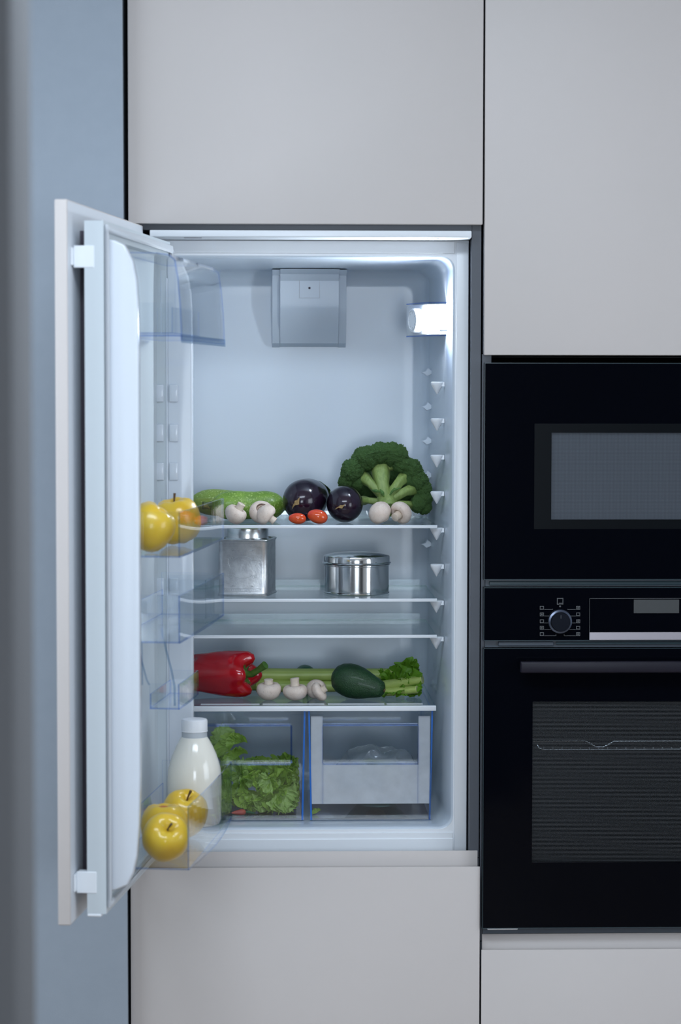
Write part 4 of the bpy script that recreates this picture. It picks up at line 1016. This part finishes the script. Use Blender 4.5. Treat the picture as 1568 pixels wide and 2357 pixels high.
# glass bowl wrapped in film with cauliflower and leaves
bcx = at(866, 1840, .255).x
t = thing('glass_bowl', 'shallow ribbed glass bowl in the right crisper drawer', 'bowl', (bcx, .255, ZB))
def ribb(p, a): 
    r_ = math.hypot(p.x, p.y); k_ = 1+(.018*math.cos(28*a) if p.z > .004 else 0); return Vector((p.x*k_, p.y*k_, p.z))
MB().lathe([(0, .001), (.030, 0), (.036, .0015), (.046, .012), (.056, .024), (.0600, .0320), (.0585, .0325), (.054, .024), (.044, .0135), (.034, .0045), (0, .0040)], 112, fn=ribb).build('body', 'bowl_glass', t, local=True, ang=60)
MB().lathe([(.0585, .0322), (.0610, .0328), (.0610, .0345), (.0585, .0345)], 64).build('rim', 'bowl_glass', t, local=True)
t = thing('cauliflower', 'pale cauliflower pieces under film in the glass bowl', 'cauliflower', (bcx, .255, ZB+.0045))
cf = bpy.data.meshes.new('floret'); bm = bmesh.new(); bmesh.ops.create_icosphere(bm, subdivisions=4, radius=1)
for v in bm.verts:
    p = v.co.normalized(); v.co = p*(.86+.2*(1-min(1, noise.voronoi(p*3)[0][0])**2)+.05*noise.noise(p*9))
bm.to_mesh(cf); bm.free(); cf.materials.append(MATS['cauliflower']); cf.polygons.foreach_set('use_smooth', [True]*len(cf.polygons))
for x, y, z, r_ in ((.022, -.022, .040, .016), (.002, -.030, .034, .014), (-.022, -.020, .036, .015), (.010, .004, .042, .020), (-.015, .012, .038, .018), (.028, .012, .038, .014), (0, 0, .022, .020)): link('floret', cf, t, (x, y, z), (x*90, y*70, 0), r_)
for i, (x, y, z, dx) in enumerate(((-.018, -.026, .052, -.6), (.012, -.024, .056, .4), (.028, -.012, .050, .8), (-.005, .0, .062, .1))): put_leaf(t, let_leaf[i], Vector((x, y, z))+t.location, (dx, -.2, .5), (0, -1, .5), .024)
t = thing('plastic_bag', 'crumpled cloudy film over the bowl in right crisper drawer', 'plastic bag', (bcx, .255, ZB+.036))
def f1(a, b_):
    an = b_*2*math.pi; r_ = (1-a)*.068; h = .066*math.sqrt(max(0, 1-(1-a)**2.2))
    return Vector((r_*math.cos(an)*1.18, r_*math.sin(an)*1.2, .001+h))
m = MB().grid(crumple(f1, .013, 30, 5), 26, 64)
zmin = min(v.z for v in m.v)
m.v = [Vector((max(-.082, min(.079, v.x)), max(-.118, min(.12, v.y)), v.z-zmin)) for v in m.v]
m.build('film', 'film_white', t, local=True, smooth=False)
t = thing('lettuce_scrap', 'tiny torn green leaf scrap on right crisper floor', 'leaf', (at(729, 1872, .16).x, .16, ZB))
put_leaf(t, let_leaf[1], (t.location.x, .16, ZB+.003), (-.5, .3, .9), (0, -1, .5), .009); rest(t, ZB)

# ================================================================== DOOR CONTENTS
ap_pr = [(0, .62), (.06, .64), (.16, .74), (.30, .84), (.48, .87), (.68, .80), (.86, .60), (.97, .32), (1, .02), (.96, -.30), (.84, -.58), (.66, -.78), (.46, -.88), (.28, -.88), (.14, -.80), (0, -.74)]
def apple(pos, r, rot, label, floor, patch=None, stem=True):
    t = thing('apple', label, 'apple', pos, rot, group='yellow apples in the door bins')
    sd = random.random()*20
    MB().lathe([(a*r, b_*r*1.04) for a, b_ in ap_pr], 44, fn=lambda p, a: p*(1+.022*math.cos(5*a+sd)*(.3+.7*abs(p.z)/r)+.02*noise.noise(p*30+Vector((sd, 0, 0))))).build('body', 'apple', t, local=True, ang=180)
    if stem: MB().tube([(0, 0, .60*r), (.02*r, 0, .85*r), (.10*r, .03*r, 1.18*r)], [.045*r, .035*r, .06*r], 8).build('stem', 'stalk', t, local=True)
    if patch:
        MB().lathe([(0, .985*r), (.22*r, .965*r), (.42*r, .91*r), (.50*r, .86*r), (.50*r, .80*r)], 22, M=Vector(patch).to_track_quat('Z', 'Y').to_matrix().to_4x4() @ Matrix.Scale(1.0, 4), fn=lambda p, a: Vector((p.x*(1+.2*math.cos(3*a)), p.y, p.z))).build('russet_patch', 'apple_patch', t, local=True)
    rest(t, floor); return t
apple(dp(.285, .1060, 1.405), .0370, (R(8), R(-10), 0), 'yellow apple with upright stem in the upper door bin', B2+TP+.0003)
apple(dp(.470, .0965, 1.405), .0360, (R(30), R(20), 1), 'yellow apple at the near end of the upper door bin', B2+TP+.0003, stem=False)
FB = B5+TP+.0003
apple(dp(.485, .1215, .945), .0355, (R(50), R(14), 0), 'yellow apple nearest in the bottom door bin, stem facing out', FB)
apple(dp(.378, .1000, .955), .0360, (0, 0, 0), 'yellow apple with orange-brown patch in the bottom door bin', FB, patch=(.06, -.74, .68), stem=False)
apple(dp(.288, .1170, .955), .0365, (R(24), R(10), 0), 'yellow apple beside the milk bottle in the bottom door bin', FB)
# milk bottle
t = thing('milk_bottle', 'plastic bottle of milk with white cap in the bottom door bin', 'bottle', dp(.176, .1145, FB))
MB().lathe([(0, .001), (.034, 0), (.0405, .003), (.0430, .010), (.0440, .030), (.0443, .060), (.0440, .078), (.0425, .092), (.0395, .104), (.0350, .117), (.0295, .129), (.0245, .138), (.0215, .1425), (.0205, .1435), (0, .1435)], 56).build('body', 'milk', t, local=True)
MB().lathe([(.0206, .1430), (.0206, .1525), (.0188, .1525), (.0188, .1436), (0, .1436)], 40).build('neck', 'grey_plastic', t, local=True)
MB().lathe([(.0188, .1526), (.0215, .1526), (.0216, .1535), (.0212, .1540), (.0212, .1700), (.0200, .1722), (.0180, .1728), (0, .1728)], 48).build('cap', 'cap_white', t, local=True)
